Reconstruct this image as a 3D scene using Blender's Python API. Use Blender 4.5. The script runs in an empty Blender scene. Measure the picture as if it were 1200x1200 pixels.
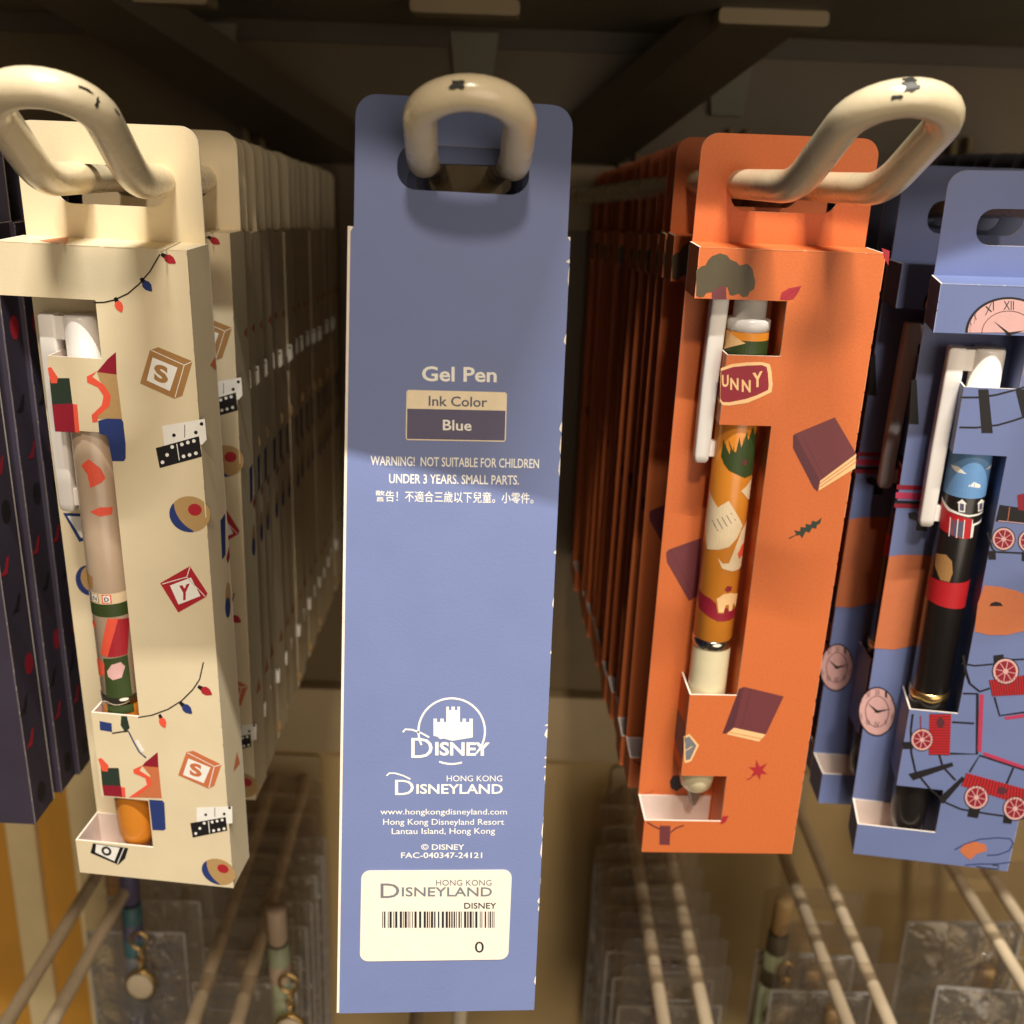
import bpy, bmesh, math, random
from mathutils import Vector, Matrix
from mathutils.geometry import tessellate_polygon
random.seed(7)
S = bpy.context.scene
COL = S.collection
MM = 0.001
R = math.radians

# ------------------------------------------------------------------ camera
FPX, PITCH, ROLL = 1226.77, R(18.11), R(2.07)
cam_d = bpy.data.cameras.new("camera")
cam = bpy.data.objects.new("camera", cam_d)
COL.objects.link(cam)
cam_d.sensor_width = 36
cam_d.lens = 36 * FPX / 1200
cam_d.clip_start, cam_d.clip_end = 0.01, 20
cam_d.dof.use_dof = True
cam_d.dof.focus_distance = 0.225
cam_d.dof.aperture_fstop = 20
cam.matrix_world = Matrix.Rotation(R(90) - PITCH, 4, 'X') @ Matrix.Rotation(ROLL, 4, 'Z')
S.camera = cam

# ------------------------------------------------------------------ world + lamps + exposure
w = bpy.data.worlds.new("World")
S.world = w
w.use_nodes = True
w.node_tree.nodes["Background"].inputs[0].default_value = (1.0, 0.80, 0.58, 1)
w.node_tree.nodes["Background"].inputs[1].default_value = 0.06
S.view_settings.view_transform = 'Standard'
S.view_settings.look = 'None'
S.view_settings.exposure = 0
S.view_settings.gamma = 1


def lamp(name, loc, target, power, size, color, length=None, yaw=0.0):
    d = bpy.data.lights.new(name, 'AREA')
    d.shape = 'RECTANGLE' if length else 'DISK'
    d.size = length or size
    if length:
        d.size_y = size
    d.energy = power
    d.color = color
    o = bpy.data.objects.new(name, d)
    COL.objects.link(o)
    if length:                                    # a strip light: its length runs along the shelf
        z = (Vector(loc) - Vector(target)).normalized()
        x = Vector((math.cos(yaw), math.sin(yaw), 0))
        x = (x - z * x.dot(z)).normalized()
        y = z.cross(x)
        o.matrix_world = Matrix.Translation(loc) @ Matrix((x, y, z)).transposed().to_4x4()
    else:
        o.location = loc
        o.rotation_euler = (Vector(target) - Vector(loc)).to_track_quat('-Z', 'Y').to_euler()
    return o


TGT = (0.0, 0.23, -0.08)
lamp("shop_lamp_low", (0.06, -0.84, 1.00), TGT, 9, 0.12, (1.0, 0.85, 0.70))
lamp("shop_strip_light", (0.14, -0.38, 1.20), TGT, 33, 0.014, (1.0, 0.965, 0.905), 0.42, R(-3))
lamp("front_fill_light", (0.50, -1.05, -0.12), TGT, 7.5, 1.2, (1.0, 0.85, 0.68))  # unseen fill light, added low in front to brighten the lower packs

S.cycles.max_bounces = 8
S.cycles.transparent_max_bounces = 24
S.cycles.caustics_reflective = False
S.cycles.caustics_refractive = False
ORD = ('second third fourth fifth sixth seventh eighth ninth tenth eleventh twelfth thirteenth fourteenth fifteenth sixteenth seventeenth eighteenth').split()


# ------------------------------------------------------------------ materials
def srgb(r, g, b):
    def f(c):
        c /= 255.0
        return c / 12.92 if c <= 0.04045 else ((c + 0.055) / 1.055) ** 2.4
    return (f(r), f(g), f(b), 1)


def nod(nt, t, **kw):
    n = nt.nodes.new(t)
    for k, v in kw.items():
        setattr(n, k, v)
    return n


def mat(name, rgb, rough=0.6, metal=0.0, var=0.06, vscale=60, bump=0.0, bscale=900, coat=0.0, rvar=0.0):
    m = bpy.data.materials.new(name)
    m.use_nodes = True
    nt = m.node_tree
    b = nt.nodes["Principled BSDF"]
    b.inputs["Roughness"].default_value = rough
    b.inputs["Metallic"].default_value = metal
    b.inputs["Coat Weight"].default_value = coat
    b.inputs["Coat Roughness"].default_value = 0.25
    tc = nod(nt, "ShaderNodeTexCoord")
    c = srgb(*rgb)
    if var > 0:
        nz = nod(nt, "ShaderNodeTexNoise")
        nz.inputs["Scale"].default_value = vscale
        nz.inputs["Detail"].default_value = 6
        nt.links.new(tc.outputs["Object"], nz.inputs["Vector"])
        mx = nod(nt, "ShaderNodeMix", data_type='RGBA')
        mx.inputs[6].default_value = tuple(max(0, x * (1 - 2.2 * var)) for x in c[:3]) + (1,)
        mx.inputs[7].default_value = tuple(min(1, x * (1 + 2.2 * var)) for x in c[:3]) + (1,)
        nt.links.new(nz.outputs["Fac"], mx.inputs[0])
        nt.links.new(mx.outputs[2], b.inputs["Base Color"])
        if rvar:
            mr = nod(nt, "ShaderNodeMapRange")
            mr.inputs[3].default_value = rough - rvar
            mr.inputs[4].default_value = rough + rvar
            nt.links.new(nz.outputs["Fac"], mr.inputs[0])
            nt.links.new(mr.outputs[0], b.inputs["Roughness"])
    else:
        b.inputs["Base Color"].default_value = c
    if bump > 0:
        n2 = nod(nt, "ShaderNodeTexNoise")
        n2.inputs["Scale"].default_value = bscale
        n2.inputs["Detail"].default_value = 3
        nt.links.new(tc.outputs["Object"], n2.inputs["Vector"])
        bp = nod(nt, "ShaderNodeBump")
        bp.inputs["Strength"].default_value = bump
        bp.inputs["Distance"].default_value = 0.0003
        nt.links.new(n2.outputs["Fac"], bp.inputs["Height"])
        nt.links.new(bp.outputs[0], b.inputs["Normal"])
    return m


def clear_mat(name, tint=(0.93, 0.9, 0.85), gloss=0.16, crinkle=0.5, scale=70, haze=0.05):
    m = bpy.data.materials.new(name)
    m.use_nodes = True
    nt = m.node_tree
    for n in list(nt.nodes):
        nt.nodes.remove(n)
    out = nod(nt, "ShaderNodeOutputMaterial")
    tr = nod(nt, "ShaderNodeBsdfTransparent")
    tr.inputs[0].default_value = tint + (1,)
    gl = nod(nt, "ShaderNodeBsdfGlossy")
    gl.inputs["Color"].default_value = (1, 1, 1, 1)
    gl.inputs["Roughness"].default_value = 0.09
    df = nod(nt, "ShaderNodeBsdfDiffuse")
    df.inputs[0].default_value = (0.75, 0.72, 0.68, 1)
    tc = nod(nt, "ShaderNodeTexCoord")
    nz = nod(nt, "ShaderNodeTexNoise")
    nz.inputs["Scale"].default_value = scale
    nz.inputs["Detail"].default_value = 3
    nz.inputs["Distortion"].default_value = 1.2
    nt.links.new(tc.outputs["Object"], nz.inputs["Vector"])
    bp = nod(nt, "ShaderNodeBump")
    bp.inputs["Strength"].default_value = crinkle
    bp.inputs["Distance"].default_value = 0.004
    nt.links.new(nz.outputs["Fac"], bp.inputs["Height"])
    nt.links.new(bp.outputs[0], gl.inputs["Normal"])
    lw = nod(nt, "ShaderNodeLayerWeight")
    lw.inputs[0].default_value = 0.25
    nt.links.new(bp.outputs[0], lw.inputs["Normal"])
    ma = nod(nt, "ShaderNodeMath", operation='MULTIPLY_ADD')
    ma.inputs[1].default_value = 0.6
    ma.inputs[2].default_value = gloss
    nt.links.new(lw.outputs["Fresnel"], ma.inputs[0])
    m1 = nod(nt, "ShaderNodeMixShader")
    m1.inputs[0].default_value = haze
    nt.links.new(tr.outputs[0], m1.inputs[1])
    nt.links.new(df.outputs[0], m1.inputs[2])
    m2 = nod(nt, "ShaderNodeMixShader")
    nt.links.new(ma.outputs[0], m2.inputs[0])
    nt.links.new(m1.outputs[0], m2.inputs[1])
    nt.links.new(gl.outputs[0], m2.inputs[2])
    nt.links.new(m2.outputs[0], out.inputs[0])
    return m


CARD = dict(rough=0.52, rvar=0.09, var=0.04, vscale=70, bump=0.10, bscale=1900)
M = {}
M['cream'] = mat('cream_card', (230, 213, 176), **CARD)
M['orange'] = mat('orange_card', (211, 110, 54), rough=0.55, var=0.06, vscale=1500, bump=0.16, bscale=1900)
M['blue'] = mat('periwinkle_card', (114, 127, 172), **CARD)
M['plum'] = mat('plum_card', (56, 49, 62), **CARD)
for n_, c_ in dict(cream=(236, 218, 180), orange=(232, 142, 92), blue=(156, 166, 202), plum=(104, 96, 108)).items():
    M[n_ + '_fold'] = mat(n_ + '_card_fold', c_, rough=0.7, var=0.06, vscale=500)
M['edge'] = mat('white_card_edge', (240, 228, 210), rough=0.8, var=0.05, vscale=400)
M['inside'] = mat('uncoated_card_inside', (226, 208, 196), rough=0.85, var=0.03, vscale=200)
M['enamel'] = mat('cream_enamel', (228, 211, 174), rough=0.28, var=0.07, vscale=110, bump=0.5, bscale=170, coat=0.6, rvar=0.07)
M['rodgrey'] = mat('dull_cream_enamel', (216, 194, 160), rough=0.4, var=0.08, vscale=120, bump=0.2, bscale=400)
M['chip'] = mat('bare_steel_chip', (52, 50, 44), rough=0.5, metal=0.3, var=0.2, vscale=900)
M['white'] = mat('white_plastic', (236, 230, 222), rough=0.3, var=0.0, coat=0.3)
M['steel'] = mat('chromed_steel', (205, 200, 190), rough=0.12, metal=1.0, var=0.05, vscale=300)
M['gold'] = mat('gold_metal', (232, 196, 130), rough=0.3, metal=1.0, var=0.05, vscale=300)
M['greycap'] = mat('smoked_tip', (120, 100, 84), rough=0.25, var=0.05)


def ink(name, rgb, rough=0.5):
    M[name] = mat('ink_' + name, rgb, rough=rough, var=0.04, vscale=700)


for n_, c_ in dict(i_white=(248, 243, 232), i_black=(28, 25, 27), i_red=(176, 38, 48), i_maroon=(146, 28, 46),
                   i_coral=(240, 92, 66), i_navy=(44, 60, 118), i_green=(44, 58, 46), i_tan=(186, 150, 98),
                   i_brown=(172, 128, 76), i_plum=(112, 52, 56), i_plum2=(92, 42, 50), i_olive=(84, 74, 52),
                   i_page=(250, 200, 140), i_pink=(226, 178, 172), i_grey=(118, 120, 124), i_leaf=(168, 34, 48),
                   i_clay=(206, 118, 74), i_rose=(190, 58, 92), i_cream=(236, 212, 172), i_slate=(92, 90, 112),
                   i_sky=(110, 156, 206), i_amber=(226, 142, 48), i_beige=(196, 172, 146), i_forest=(58, 74, 34),
                   i_label=(244, 226, 190), i_crimson=(190, 32, 40), i_dusk=(88, 82, 110), i_sage=(176, 184, 150), i_teal=(70, 108, 112), i_pearl=(226, 208, 176)).items():
    ink(n_, c_)
for n_, c_ in dict(p_black=(30, 26, 25), p_amber=(218, 136, 44), p_beige=(190, 166, 140), p_cream=(230, 216, 176)).items():
    M[n_] = mat('pen_' + n_[2:] + '_lacquer', c_, rough=0.28, var=0.05, vscale=200, coat=0.5)
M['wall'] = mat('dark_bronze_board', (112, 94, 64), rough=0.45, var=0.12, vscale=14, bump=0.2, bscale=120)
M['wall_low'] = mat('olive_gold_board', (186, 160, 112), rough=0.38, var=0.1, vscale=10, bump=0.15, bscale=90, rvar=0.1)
M['shelf'] = mat('shelf_underside_paint', (138, 132, 112), rough=0.55, var=0.08, vscale=20)
M['rail'] = mat('tan_painted_rail', (176, 156, 120), rough=0.5, var=0.07, vscale=40)
M['darkmetal'] = mat('dark_brown_paint', (88, 78, 60), rough=0.5, var=0.1, vscale=40)
M['yellow'] = mat('yellow_varnished_board', (200, 146, 58), rough=0.45, var=0.08, vscale=24, bump=0.2, bscale=200)
M['slat'] = mat('ivory_painted_slat', (222, 200, 150), rough=0.5, var=0.06, vscale=60, bump=0.3, bscale=200)
M['clear'] = clear_mat('clear_film', gloss=0.08, crinkle=1.0, scale=60, haze=0.09)
M['crinkled'] = clear_mat('crinkled_film', gloss=0.16, crinkle=1.6, scale=34, haze=0.06)
M['film'] = clear_mat('clear_rigid_plastic', gloss=0.03, crinkle=0.2, scale=20, haze=0.03)
M['weld'] = clear_mat('film_weld_and_glint', tint=(0.95, 0.92, 0.88), gloss=0.35, crinkle=0.3, haze=0.75)


# ------------------------------------------------------------------ mesh collector
class MB:
    def __init__(self):
        self.v, self.f, self.m, self.mats, self.sm = [], [], [], [], []

    def mi(self, m):
        if m not in self.mats:
            self.mats.append(m)
        return self.mats.index(m)

    def face(self, pts, m, smooth=False):
        b = len(self.v)
        self.v += [tuple(p) for p in pts]
        self.f.append(tuple(range(b, b + len(pts))))
        self.m.append(self.mi(m))
        self.sm.append(smooth)

    def grid(self, rows, m, closed=False, smooth=True):
        b = len(self.v)
        n = len(rows[0])
        for r in rows:
            self.v += [tuple(p) for p in r]
        k = self.mi(m)
        for i in range(len(rows) - 1):
            for j in range(n if closed else n - 1):
                a, c = b + i * n + j, b + i * n + (j + 1) % n
                self.f.append((a, c, c + n, a + n))
                self.m.append(k)
                self.sm.append(smooth)

    def box(self, x0, x1, y0, y1, z0, z1, m):
        P = [Vector((x, y, z)) for x in (x0, x1) for y in (y0, y1) for z in (z0, z1)]
        for q in ((0, 1, 3, 2), (4, 6, 7, 5), (0, 4, 5, 1), (2, 3, 7, 6), (0, 2, 6, 4), (1, 5, 7, 3)):
            self.face([P[i] for i in q], m)

    def sheet(self, outer, holes, O, ux, uz, n, t, m_front, m_back, m_edge):
        """flat board: 2D outline (mm) in the frame O,ux,uz ; front face on the n side, thickness t backwards"""
        loops = [outer] + list(holes)
        flat = [p for l in loops for p in l]
        tri = tessellate_polygon([[Vector((a, b, 0)) for a, b in l] for l in loops])
        fr = [O + ux * a + uz * b for a, b in flat]
        bk = [p - n * t for p in fr]
        for a, b, c in tri:
            nn = (fr[b] - fr[a]).cross(fr[c] - fr[a])
            if nn.dot(n) < 0:
                b, c = c, b
            self.face((fr[a], fr[b], fr[c]), m_front)
            self.face((bk[a], bk[c], bk[b]), m_back)
        k = 0
        for l in loops:
            for i in range(len(l)):
                j = (i + 1) % len(l)
                self.face((fr[k + i], fr[k + j], bk[k + j], bk[k + i]), m_edge)
            k += len(l)

    def tube(self, path, r, m, seg=16, caps=True):
        path = [Vector(p) for p in path]
        rr = r if isinstance(r, (list, tuple)) else [r] * len(path)
        rows = []
        up = None
        for i, p in enumerate(path):
            d = (path[min(i + 1, len(path) - 1)] - path[max(i - 1, 0)]).normalized()
            if up is None:
                a = Vector((0, 0, 1)) if abs(d.z) < 0.9 else Vector((1, 0, 0))
                up = (a - d * a.dot(d)).normalized()
            else:
                up = (up - d * up.dot(d)).normalized()
            s = d.cross(up)
            rows.append([p + (up * math.cos(t) + s * math.sin(t)) * rr[i] for t in [2 * math.pi * k / seg for k in range(seg)]])
        self.grid(rows, m, closed=True)
        if caps:
            self.face(rows[0][::-1], m)
            self.face(rows[-1], m)

    def lathe(self, prof, cx, cy, m, seg=32, smooth=True):
        rows = [[(cx + r * math.cos(t), cy + r * math.sin(t), z) for t in [2 * math.pi * k / seg for k in range(seg)]] for r, z in prof]
        self.grid(rows, m, closed=True, smooth=smooth)

    def build(self, name, parent=None, bevel=0.0, scale=MM, merge=False):
        me = bpy.data.meshes.new(name)
        me.from_pydata([tuple(c * scale for c in p) for p in self.v], [], self.f)
        for m in self.mats:
            me.materials.append(M[m])
        me.polygons.foreach_set("material_index", self.m)
        me.polygons.foreach_set("use_smooth", self.sm)
        if merge:
            bm = bmesh.new()
            bm.from_mesh(me)
            bmesh.ops.remove_doubles(bm, verts=bm.verts, dist=1e-6)
            bmesh.ops.recalc_face_normals(bm, faces=bm.faces)
            bm.to_mesh(me)
            bm.free()
        me.update()
        o = bpy.data.objects.new(name, me)
        COL.objects.link(o)
        if parent:
            o.parent = parent
        return o


def tag(o, label=None, cat=None, group=None, kind=None):
    if label:
        o['label'] = label
    if cat:
        o['category'] = cat
    if group:
        o['group'] = group
    if kind:
        o['kind'] = kind
    return o


def empty(name, mw):
    o = bpy.data.objects.new(name, None)
    o.empty_display_size = 0.01
    COL.objects.link(o)
    o.matrix_world = mw
    return o


def copy_tree(o, mw):
    c = o.copy()
    COL.objects.link(c)
    c.matrix_world = mw
    for ch in [x for x in bpy.data.objects if x.parent == o]:
        d = ch.copy()
        COL.objects.link(d)
        d.parent = c
    return c


# ------------------------------------------------------------------ surveying the photograph: pixel -> ray
def ray(u, v):
    U, V = u - 600, v - 600
    x = U * math.cos(ROLL) + V * math.sin(ROLL)
    y = -U * math.sin(ROLL) + V * math.cos(ROLL)
    return Vector((x, FPX * math.cos(PITCH) - y * math.sin(PITCH), -FPX * math.sin(PITCH) - y * math.cos(PITCH)))


# ------------------------------------------------------------------ the carton (mm)
W, D, H, T = 42.0, 12.4, 163.7, 24.0
ZH, XW, XS, Z1T, Z1B, Z2T, Z2B, ZT = 152.4, 21.15, 8.7, 139.7, 123.0, 50.0, 25.1, 10.5
TH = 0.42
X, Y, Z = Vector((1, 0, 0)), Vector((0, 1, 0)), Vector((0, 0, 1))


def rrect(x0, x1, z0, z1, r, n=5, corners=(1, 1, 1, 1)):
    pts = []
    for (cx, cz, a0, on) in ((x0 + r, z0 + r, 180, corners[0]), (x1 - r, z0 + r, 270, corners[1]), (x1 - r, z1 - r, 0, corners[2]), (x0 + r, z1 - r, 90, corners[3])):
        if on:
            for k in range(n + 1):
                a = R(a0 + 90 * k / n)
                pts.append((cx + r * math.cos(a), cz + r * math.sin(a)))
        else:
            pts.append((cx + (r if a0 in (270, 0) else -r), cz + (r if a0 in (0, 90) else -r)))
    return pts


SLOT = rrect(W / 2 - 12.5, W / 2 + 12.5, H + 7.2, H + 15.6, 3.6, 6)


def box_matrix(px, py, pz, yaw, tx, ty, reverse=False):
    m = Matrix.Translation(Vector((px + W / 2, py, pz + 75)) * MM) @ Matrix.Rotation(R(yaw), 4, 'Z') @ Matrix.Rotation(R(tx), 4, 'X') @ Matrix.Rotation(R(ty), 4, 'Y') @ Matrix.Translation(Vector((-W / 2, 0, -75)) * MM)
    if reverse:
        m = m @ Matrix.Translation(Vector((W, D, 0)) * MM) @ Matrix.Rotation(math.pi, 4, 'Z')
    return m


def carton(name, mw, card):
    root = empty(name, mw)

    def part(nm, outer, holes, O, ux, uz, n, mf=card, mb='inside', t=TH):
        b = MB()
        b.sheet(outer, holes, O, ux, uz, n, t, mf, mb, 'edge')
        return b.build(nm, root)
    n0 = TH + 0.02
    back = [(0, 0), (W, 0), (W, H - 1.0), (W - 0.6, H)]
    for cx, a0 in ((W - 4.6, 0), (4.6, 90)):
        back += [(cx + 4 * math.cos(R(a0 + 15 * k)), H + T - 4 + 4 * math.sin(R(a0 + 15 * k))) for k in range(7)]
    back += [(0.6, H), (0, H - 1.0)]
    # back board: printed on its outer (+y) and its inner (-y) face
    b = MB()
    b.sheet(back, [SLOT], Vector((0, D, 0)), X, Z, Y, TH, card, card, 'edge')
    b.build('back_panel', root)
    b = MB()
    rw = random.Random(H)
    for (p0, p1, wx) in ((Vector((0, 0, H)), Vector((W, 0, H)), 0), (Vector((W, 0, 0)), Vector((W, 0, H)), 1), (Vector((0, 0, ZH)), Vector((0, 0, H)), 1)):
        L = (p1 - p0).length
        t = 0.0
        while t < L:
            ln = min(rw.uniform(1.5, 9), L - t)
            q0, q1 = p0 + (p1 - p0) * (t / L), p0 + (p1 - p0) * ((t + ln) / L)
            k = rw.uniform(0.05, 0.13)
            b.box(q0.x - k - (0.02 if wx == 0 else 0), q1.x + k, -k * 0.5, k, q0.z - (k if wx == 0 else 0), q1.z + (k * 0.5 if wx == 0 else 0), card + '_fold')
            t += ln + rw.uniform(0.0, 1.5)
    b.build('fold_crease', root)
    part('front_panel', [(0, 0), (W, 0), (W, H), (0, H), (0, ZH), (XW, ZH), (XW, Z1T), (XS, Z1T), (XS, Z1B), (XW, Z1B), (XW, Z2T), (XS, Z2T), (XS, Z2B), (XW, Z2B), (XW, ZT), (0, ZT)], [],
         Vector((0, 0, 0)), X, Z, -Y)
    y0, y1 = n0, D - n0
    part('side_panel', [(y0, 0), (y1, 0), (y1, H), (y0, H)], [], Vector((W, 0, 0)), Y, Z, X)
    part('side_panel', [(y0, ZH), (y1, ZH), (y1, H), (y0, H)], [], Vector((0, 0, 0)), Y, Z, -X)
    part('side_panel', [(y0, 0), (y1, 0), (y1, ZT), (y0, ZT)], [], Vector((0, 0, 0)), Y, Z, -X)
    part('top_panel', [(n0, y0), (W - n0, y0), (W - n0, y1), (n0, y1)], [], Vector((0, 0, H)), X, Y, Z)
    part('base_panel', [(n0, y0), (W - n0, y0), (W - n0, y1), (n0, y1)], [], Vector((0, 0, TH)), X, Y, -Z, mf='inside', mb='inside')
    part('liner', [(n0, n0), (XW - n0, n0), (XW - n0, ZT - 0.1), (n0, ZT - 0.1)], [], Vector((0, D - TH - 0.35, 0)), X, Z, -Y, mf='inside', mb='inside', t=0.3)
    part('inner_panel', [(y0, n0), (y1, n0), (y1, H - n0), (y0, H - n0)], [], Vector((XW, 0, 0)), Y, Z, -X)
    part('strap', [(y0, Z1B), (y1, Z1B), (y1, Z1T), (y0, Z1T)], [], Vector((XS, 0, 0)), Y, Z, -X)
    part('strap', [(y0, Z2B), (y1, Z2B), (y1, Z2T), (y0, Z2T)], [], Vector((XS, 0, 0)), Y, Z, -X)
    return root


# ------------------------------------------------------------------ flat print laid on a face of a carton
EPS = 0.05


class Print:
    """2D artwork on one plane of a thing; px() turns a surveyed pixel into face coordinates (mm)"""
    def __init__(self, mw, O, ux, uz, n):
        self.mb, self.O, self.ux, self.uz, self.n = MB(), O, ux, uz, n
        self.inv = mw.inverted()
        self.lay = 0

    def px(self, u, v):
        o = self.inv @ Vector((0, 0, 0)) / MM
        d = (self.inv.to_3x3() @ ray(u, v))
        t = (self.O - o).dot(self.n) / d.dot(self.n)
        q = o + d * t - self.O
        return (q.dot(self.ux), q.dot(self.uz))

    def p3(self, a, b, l):
        return self.O + self.ux * a + self.uz * b + self.n * (EPS + 0.012 * l)

    def poly(self, pts, m, l=0, local=False):
        q = pts if local else [self.px(*p) for p in pts]
        tri = tessellate_polygon([[Vector((a, b, 0)) for a, b in q]])
        P = [self.p3(a, b, l) for a, b in q]
        for a, b, c in tri:
            if (P[b] - P[a]).cross(P[c] - P[a]).dot(self.n) < 0:
                b, c = c, b
            self.mb.face((P[a], P[b], P[c]), m)

    def line(self, pts, wpx, m, l=0, closed=False):
        q = [Vector(self.px(*p)) for p in pts]
        u = pts[0]
        w = (Vector(self.px(u[0] + 1, u[1])) - Vector(self.px(*u))).length * wpx / 2
        n = len(q)
        L, Rr = [], []
        for i in range(n):
            if closed:
                d = q[(i + 1) % n] - q[i - 1]
            else:
                d = q[min(i + 1, n - 1)] - q[max(i - 1, 0)]
            d = d.normalized()
            s = Vector((-d.y, d.x)) * w
            L.append(q[i] + s)
            Rr.append(q[i] - s)
        for i in range(n if closed else n - 1):
            j = (i + 1) % n
            self.poly([L[i], L[j], Rr[j], Rr[i]], m, l, True)

    def disc(self, c, rx, ry, m, l=0, rot=0, n=20, a0=0, a1=360):
        pts = []
        for k in range(n + (0 if a1 - a0 >= 360 else 1)):
            a = R(a0 + (a1 - a0) * k / n)
            x, y = rx * math.cos(a), ry * math.sin(a)
            pts.append((c[0] + x * math.cos(R(rot)) - y * math.sin(R(rot)), c[1] + x * math.sin(R(rot)) + y * math.cos(R(rot))))
        self.poly(pts, m, l)
        return pts

    def text(self, s, p0, p1, hpx, m, l=1, bold=0.0):
        """text with its baseline from pixel p0 to pixel p1 and capitals hpx high"""
        a, b = Vector(self.px(*p0)), Vector(self.px(*p1))
        c = Vector(self.px(p0[0], p0[1] - hpx))
        me = text_mesh(s, bold)
        xs = [v.co.x for v in me.vertices]
        x0, x1 = min(xs), max(xs)
        cap = 0.73
        ux = (b - a)
        uy = (c - a)
        off = len(self.mb.v)
        for v in me.vertices:
            q = a + ux * ((v.co.x - x0) / (x1 - x0)) + uy * (v.co.y / cap)
            self.mb.v.append(tuple(self.p3(q.x, q.y, l)))
        k = self.mb.mi(m)
        for p in me.polygons:
            self.mb.f.append(tuple(off + i for i in p.vertices))
            self.mb.m.append(k)
            self.mb.sm.append(False)

    def build(self, name, parent):
        return self.mb.build(name, parent)


_tm = {}


def text_mesh(s, bold):
    if (s, bold) in _tm:
        return _tm[(s, bold)]
    c = bpy.data.curves.new('lettering_source', 'FONT')
    c.body = s
    c.size = 1
    c.offset = bold
    c.resolution_u = 3
    o = bpy.data.objects.new('lettering_source', c)
    COL.objects.link(o)
    dg = bpy.context.evaluated_depsgraph_get()
    me = bpy.data.meshes.new_from_object(o.evaluated_get(dg))
    bpy.data.objects.remove(o)
    bpy.data.curves.remove(c)
    _tm[(s, bold)] = me
    return me


def face_front(mw): return Print(mw, Vector((0, 0, 0)), X, Z, -Y)
def face_inner(mw): return Print(mw, Vector((0, D - TH, 0)), X, Z, -Y)
def face_rear(mw): return Print(mw, Vector((W, D, 0)), -X, Z, Y)
def face_top(mw): return Print(mw, Vector((0, 0, H)), X, Y, Z)
def face_right(mw): return Print(mw, Vector((W, 0, 0)), Y, Z, X)
def face_left(mw): return Print(mw, Vector((0, 0, 0)), Y, Z, -X)
def face_strap(mw): return Print(mw, Vector((XS, 0, 0)), Y, Z, -X)


def sc(k, ox, oy, *pts): return [(p[0] / k + ox, p[1] / k + oy) for p in pts]


# ------------------------------------------------------------------ pens
def pen_axis(): return 14.4, D / 2 - 0.2


def make_pen(name, mw, dz, grip, barrel, art, band='steel'):
    """pen standing upright in a carton; dz = height of the lower end of its grip above the carton base"""
    cx, cy = pen_axis()
    root = empty(name, mw @ Matrix.Translation(Vector((cx, cy, dz)) * MM))
    b = MB(); b.lathe([(0.0, -7), (0.6, -7), (0.9, -6.6), (1.9, -3), (3.2, 0.0)], 0, 0, 'greycap'); b.build('tip', root)
    b = MB(); b.lathe([(0.5, -1.2), (3.1, -1.0), (4.2, 0.2), (4.75, 3), (5.0, 8), (5.0, 43.8)], 0, 0, grip); b.build('grip', root)
    b = MB(); b.lathe([(4.9, 43.8), (5.2, 44.0), (5.2, 46.0), (4.9, 46.2)], 0, 0, band); b.build('ring', root)
    b = MB(); b.lathe([(4.9, 46.2), (5.05, 46.5), (5.05, 126), (4.9, 126.2)], 0, 0, barrel); br = b.build('barrel', root)
    b = MB(); b.lathe([(4.9, 126.2), (5.1, 126.4), (5.1, 128.6), (4.7, 129), (3.8, 129.1), (3.8, 139.4), (3.5, 140), (0, 140.1)], 0, 0, 'white'); b.build('cap', root)
    # clip: bridge and a flat bar that hangs on the open side of the carton
    b = MB()
    sect = []
    for z, x, wx, wy in ((140, -7.3, 1.7, 1.7), (139.5, -7.3, 2.0, 2.0), (130, -7.5, 2.0, 2.0), (113, -7.9, 1.9, 1.9), (95.5, -8.0, 1.8, 1.8), (94.2, -8.0, 1.7, 1.7), (93.5, -8.0, 1.3, 1.3)):
        r = 0.5
        row = []
        for (sx, sy, a0) in ((-1, -1, 180), (1, -1, 270), (1, 1, 0), (-1, 1, 90)):
            for k in range(3):
                a = R(a0 + 45 * k)
                row.append((x + sx * (wx - r) + r * math.cos(a), sy * (wy - r) + r * math.sin(a), z))
        sect.append(row)
    b.grid(sect, 'white', closed=True, smooth=True)
    b.face(sect[0], 'white'); b.face(sect[-1][::-1], 'white')
    b.box(-5.8, -1.5, -1.7, 1.7, 134.5, 139.7, 'white')
    b.box(-6.4, -4.6, -0.9, 0.9, 95, 99, 'white')
    b.build('clip', root)
    if art:
        mb = MB()
        art(mb)
        mb.build('printed_pattern', br)
    return root


def wrap(mb, pts, m, l=0):
    """polygon in (arc mm to the right of the pen's front line, height) wrapped round the barrel"""
    xs = [p[0] for p in pts]
    x0, x1 = min(xs), max(xs)
    n = max(1, int((x1 - x0) / 0.8))
    r = 5.05 + 0.04 + 0.02 * l
    for k in range(n):
        a, b = x0 + (x1 - x0) * k / n, x0 + (x1 - x0) * (k + 1) / n
        q = clip(clip(pts, a, 1), b, -1)
        if len(q) < 3:
            continue
        tri = tessellate_polygon([[Vector((u, v, 0)) for u, v in q]])
        P = [Vector((r * math.sin(u / r), -r * math.cos(u / r), v)) for u, v in q]
        for i, j, h in tri:
            if (P[j] - P[i]).cross(P[h] - P[i]).dot(Vector((P[i].x, P[i].y, 0))) < 0:
                j, h = h, j
            mb.face((P[i], P[j], P[h]), m)


def clip(pts, c, s):
    out = []
    for i in range(len(pts)):
        p, q = pts[i], pts[(i + 1) % len(pts)]
        a, b = (p[0] - c) * s, (q[0] - c) * s
        if a >= 0:
            out.append(p)
        if (a > 0 and b < 0) or (a < 0 and b > 0):
            t = a / (a - b)
            out.append((p[0] + (q[0] - p[0]) * t, p[1] + (q[1] - p[1]) * t))
    return out


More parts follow.
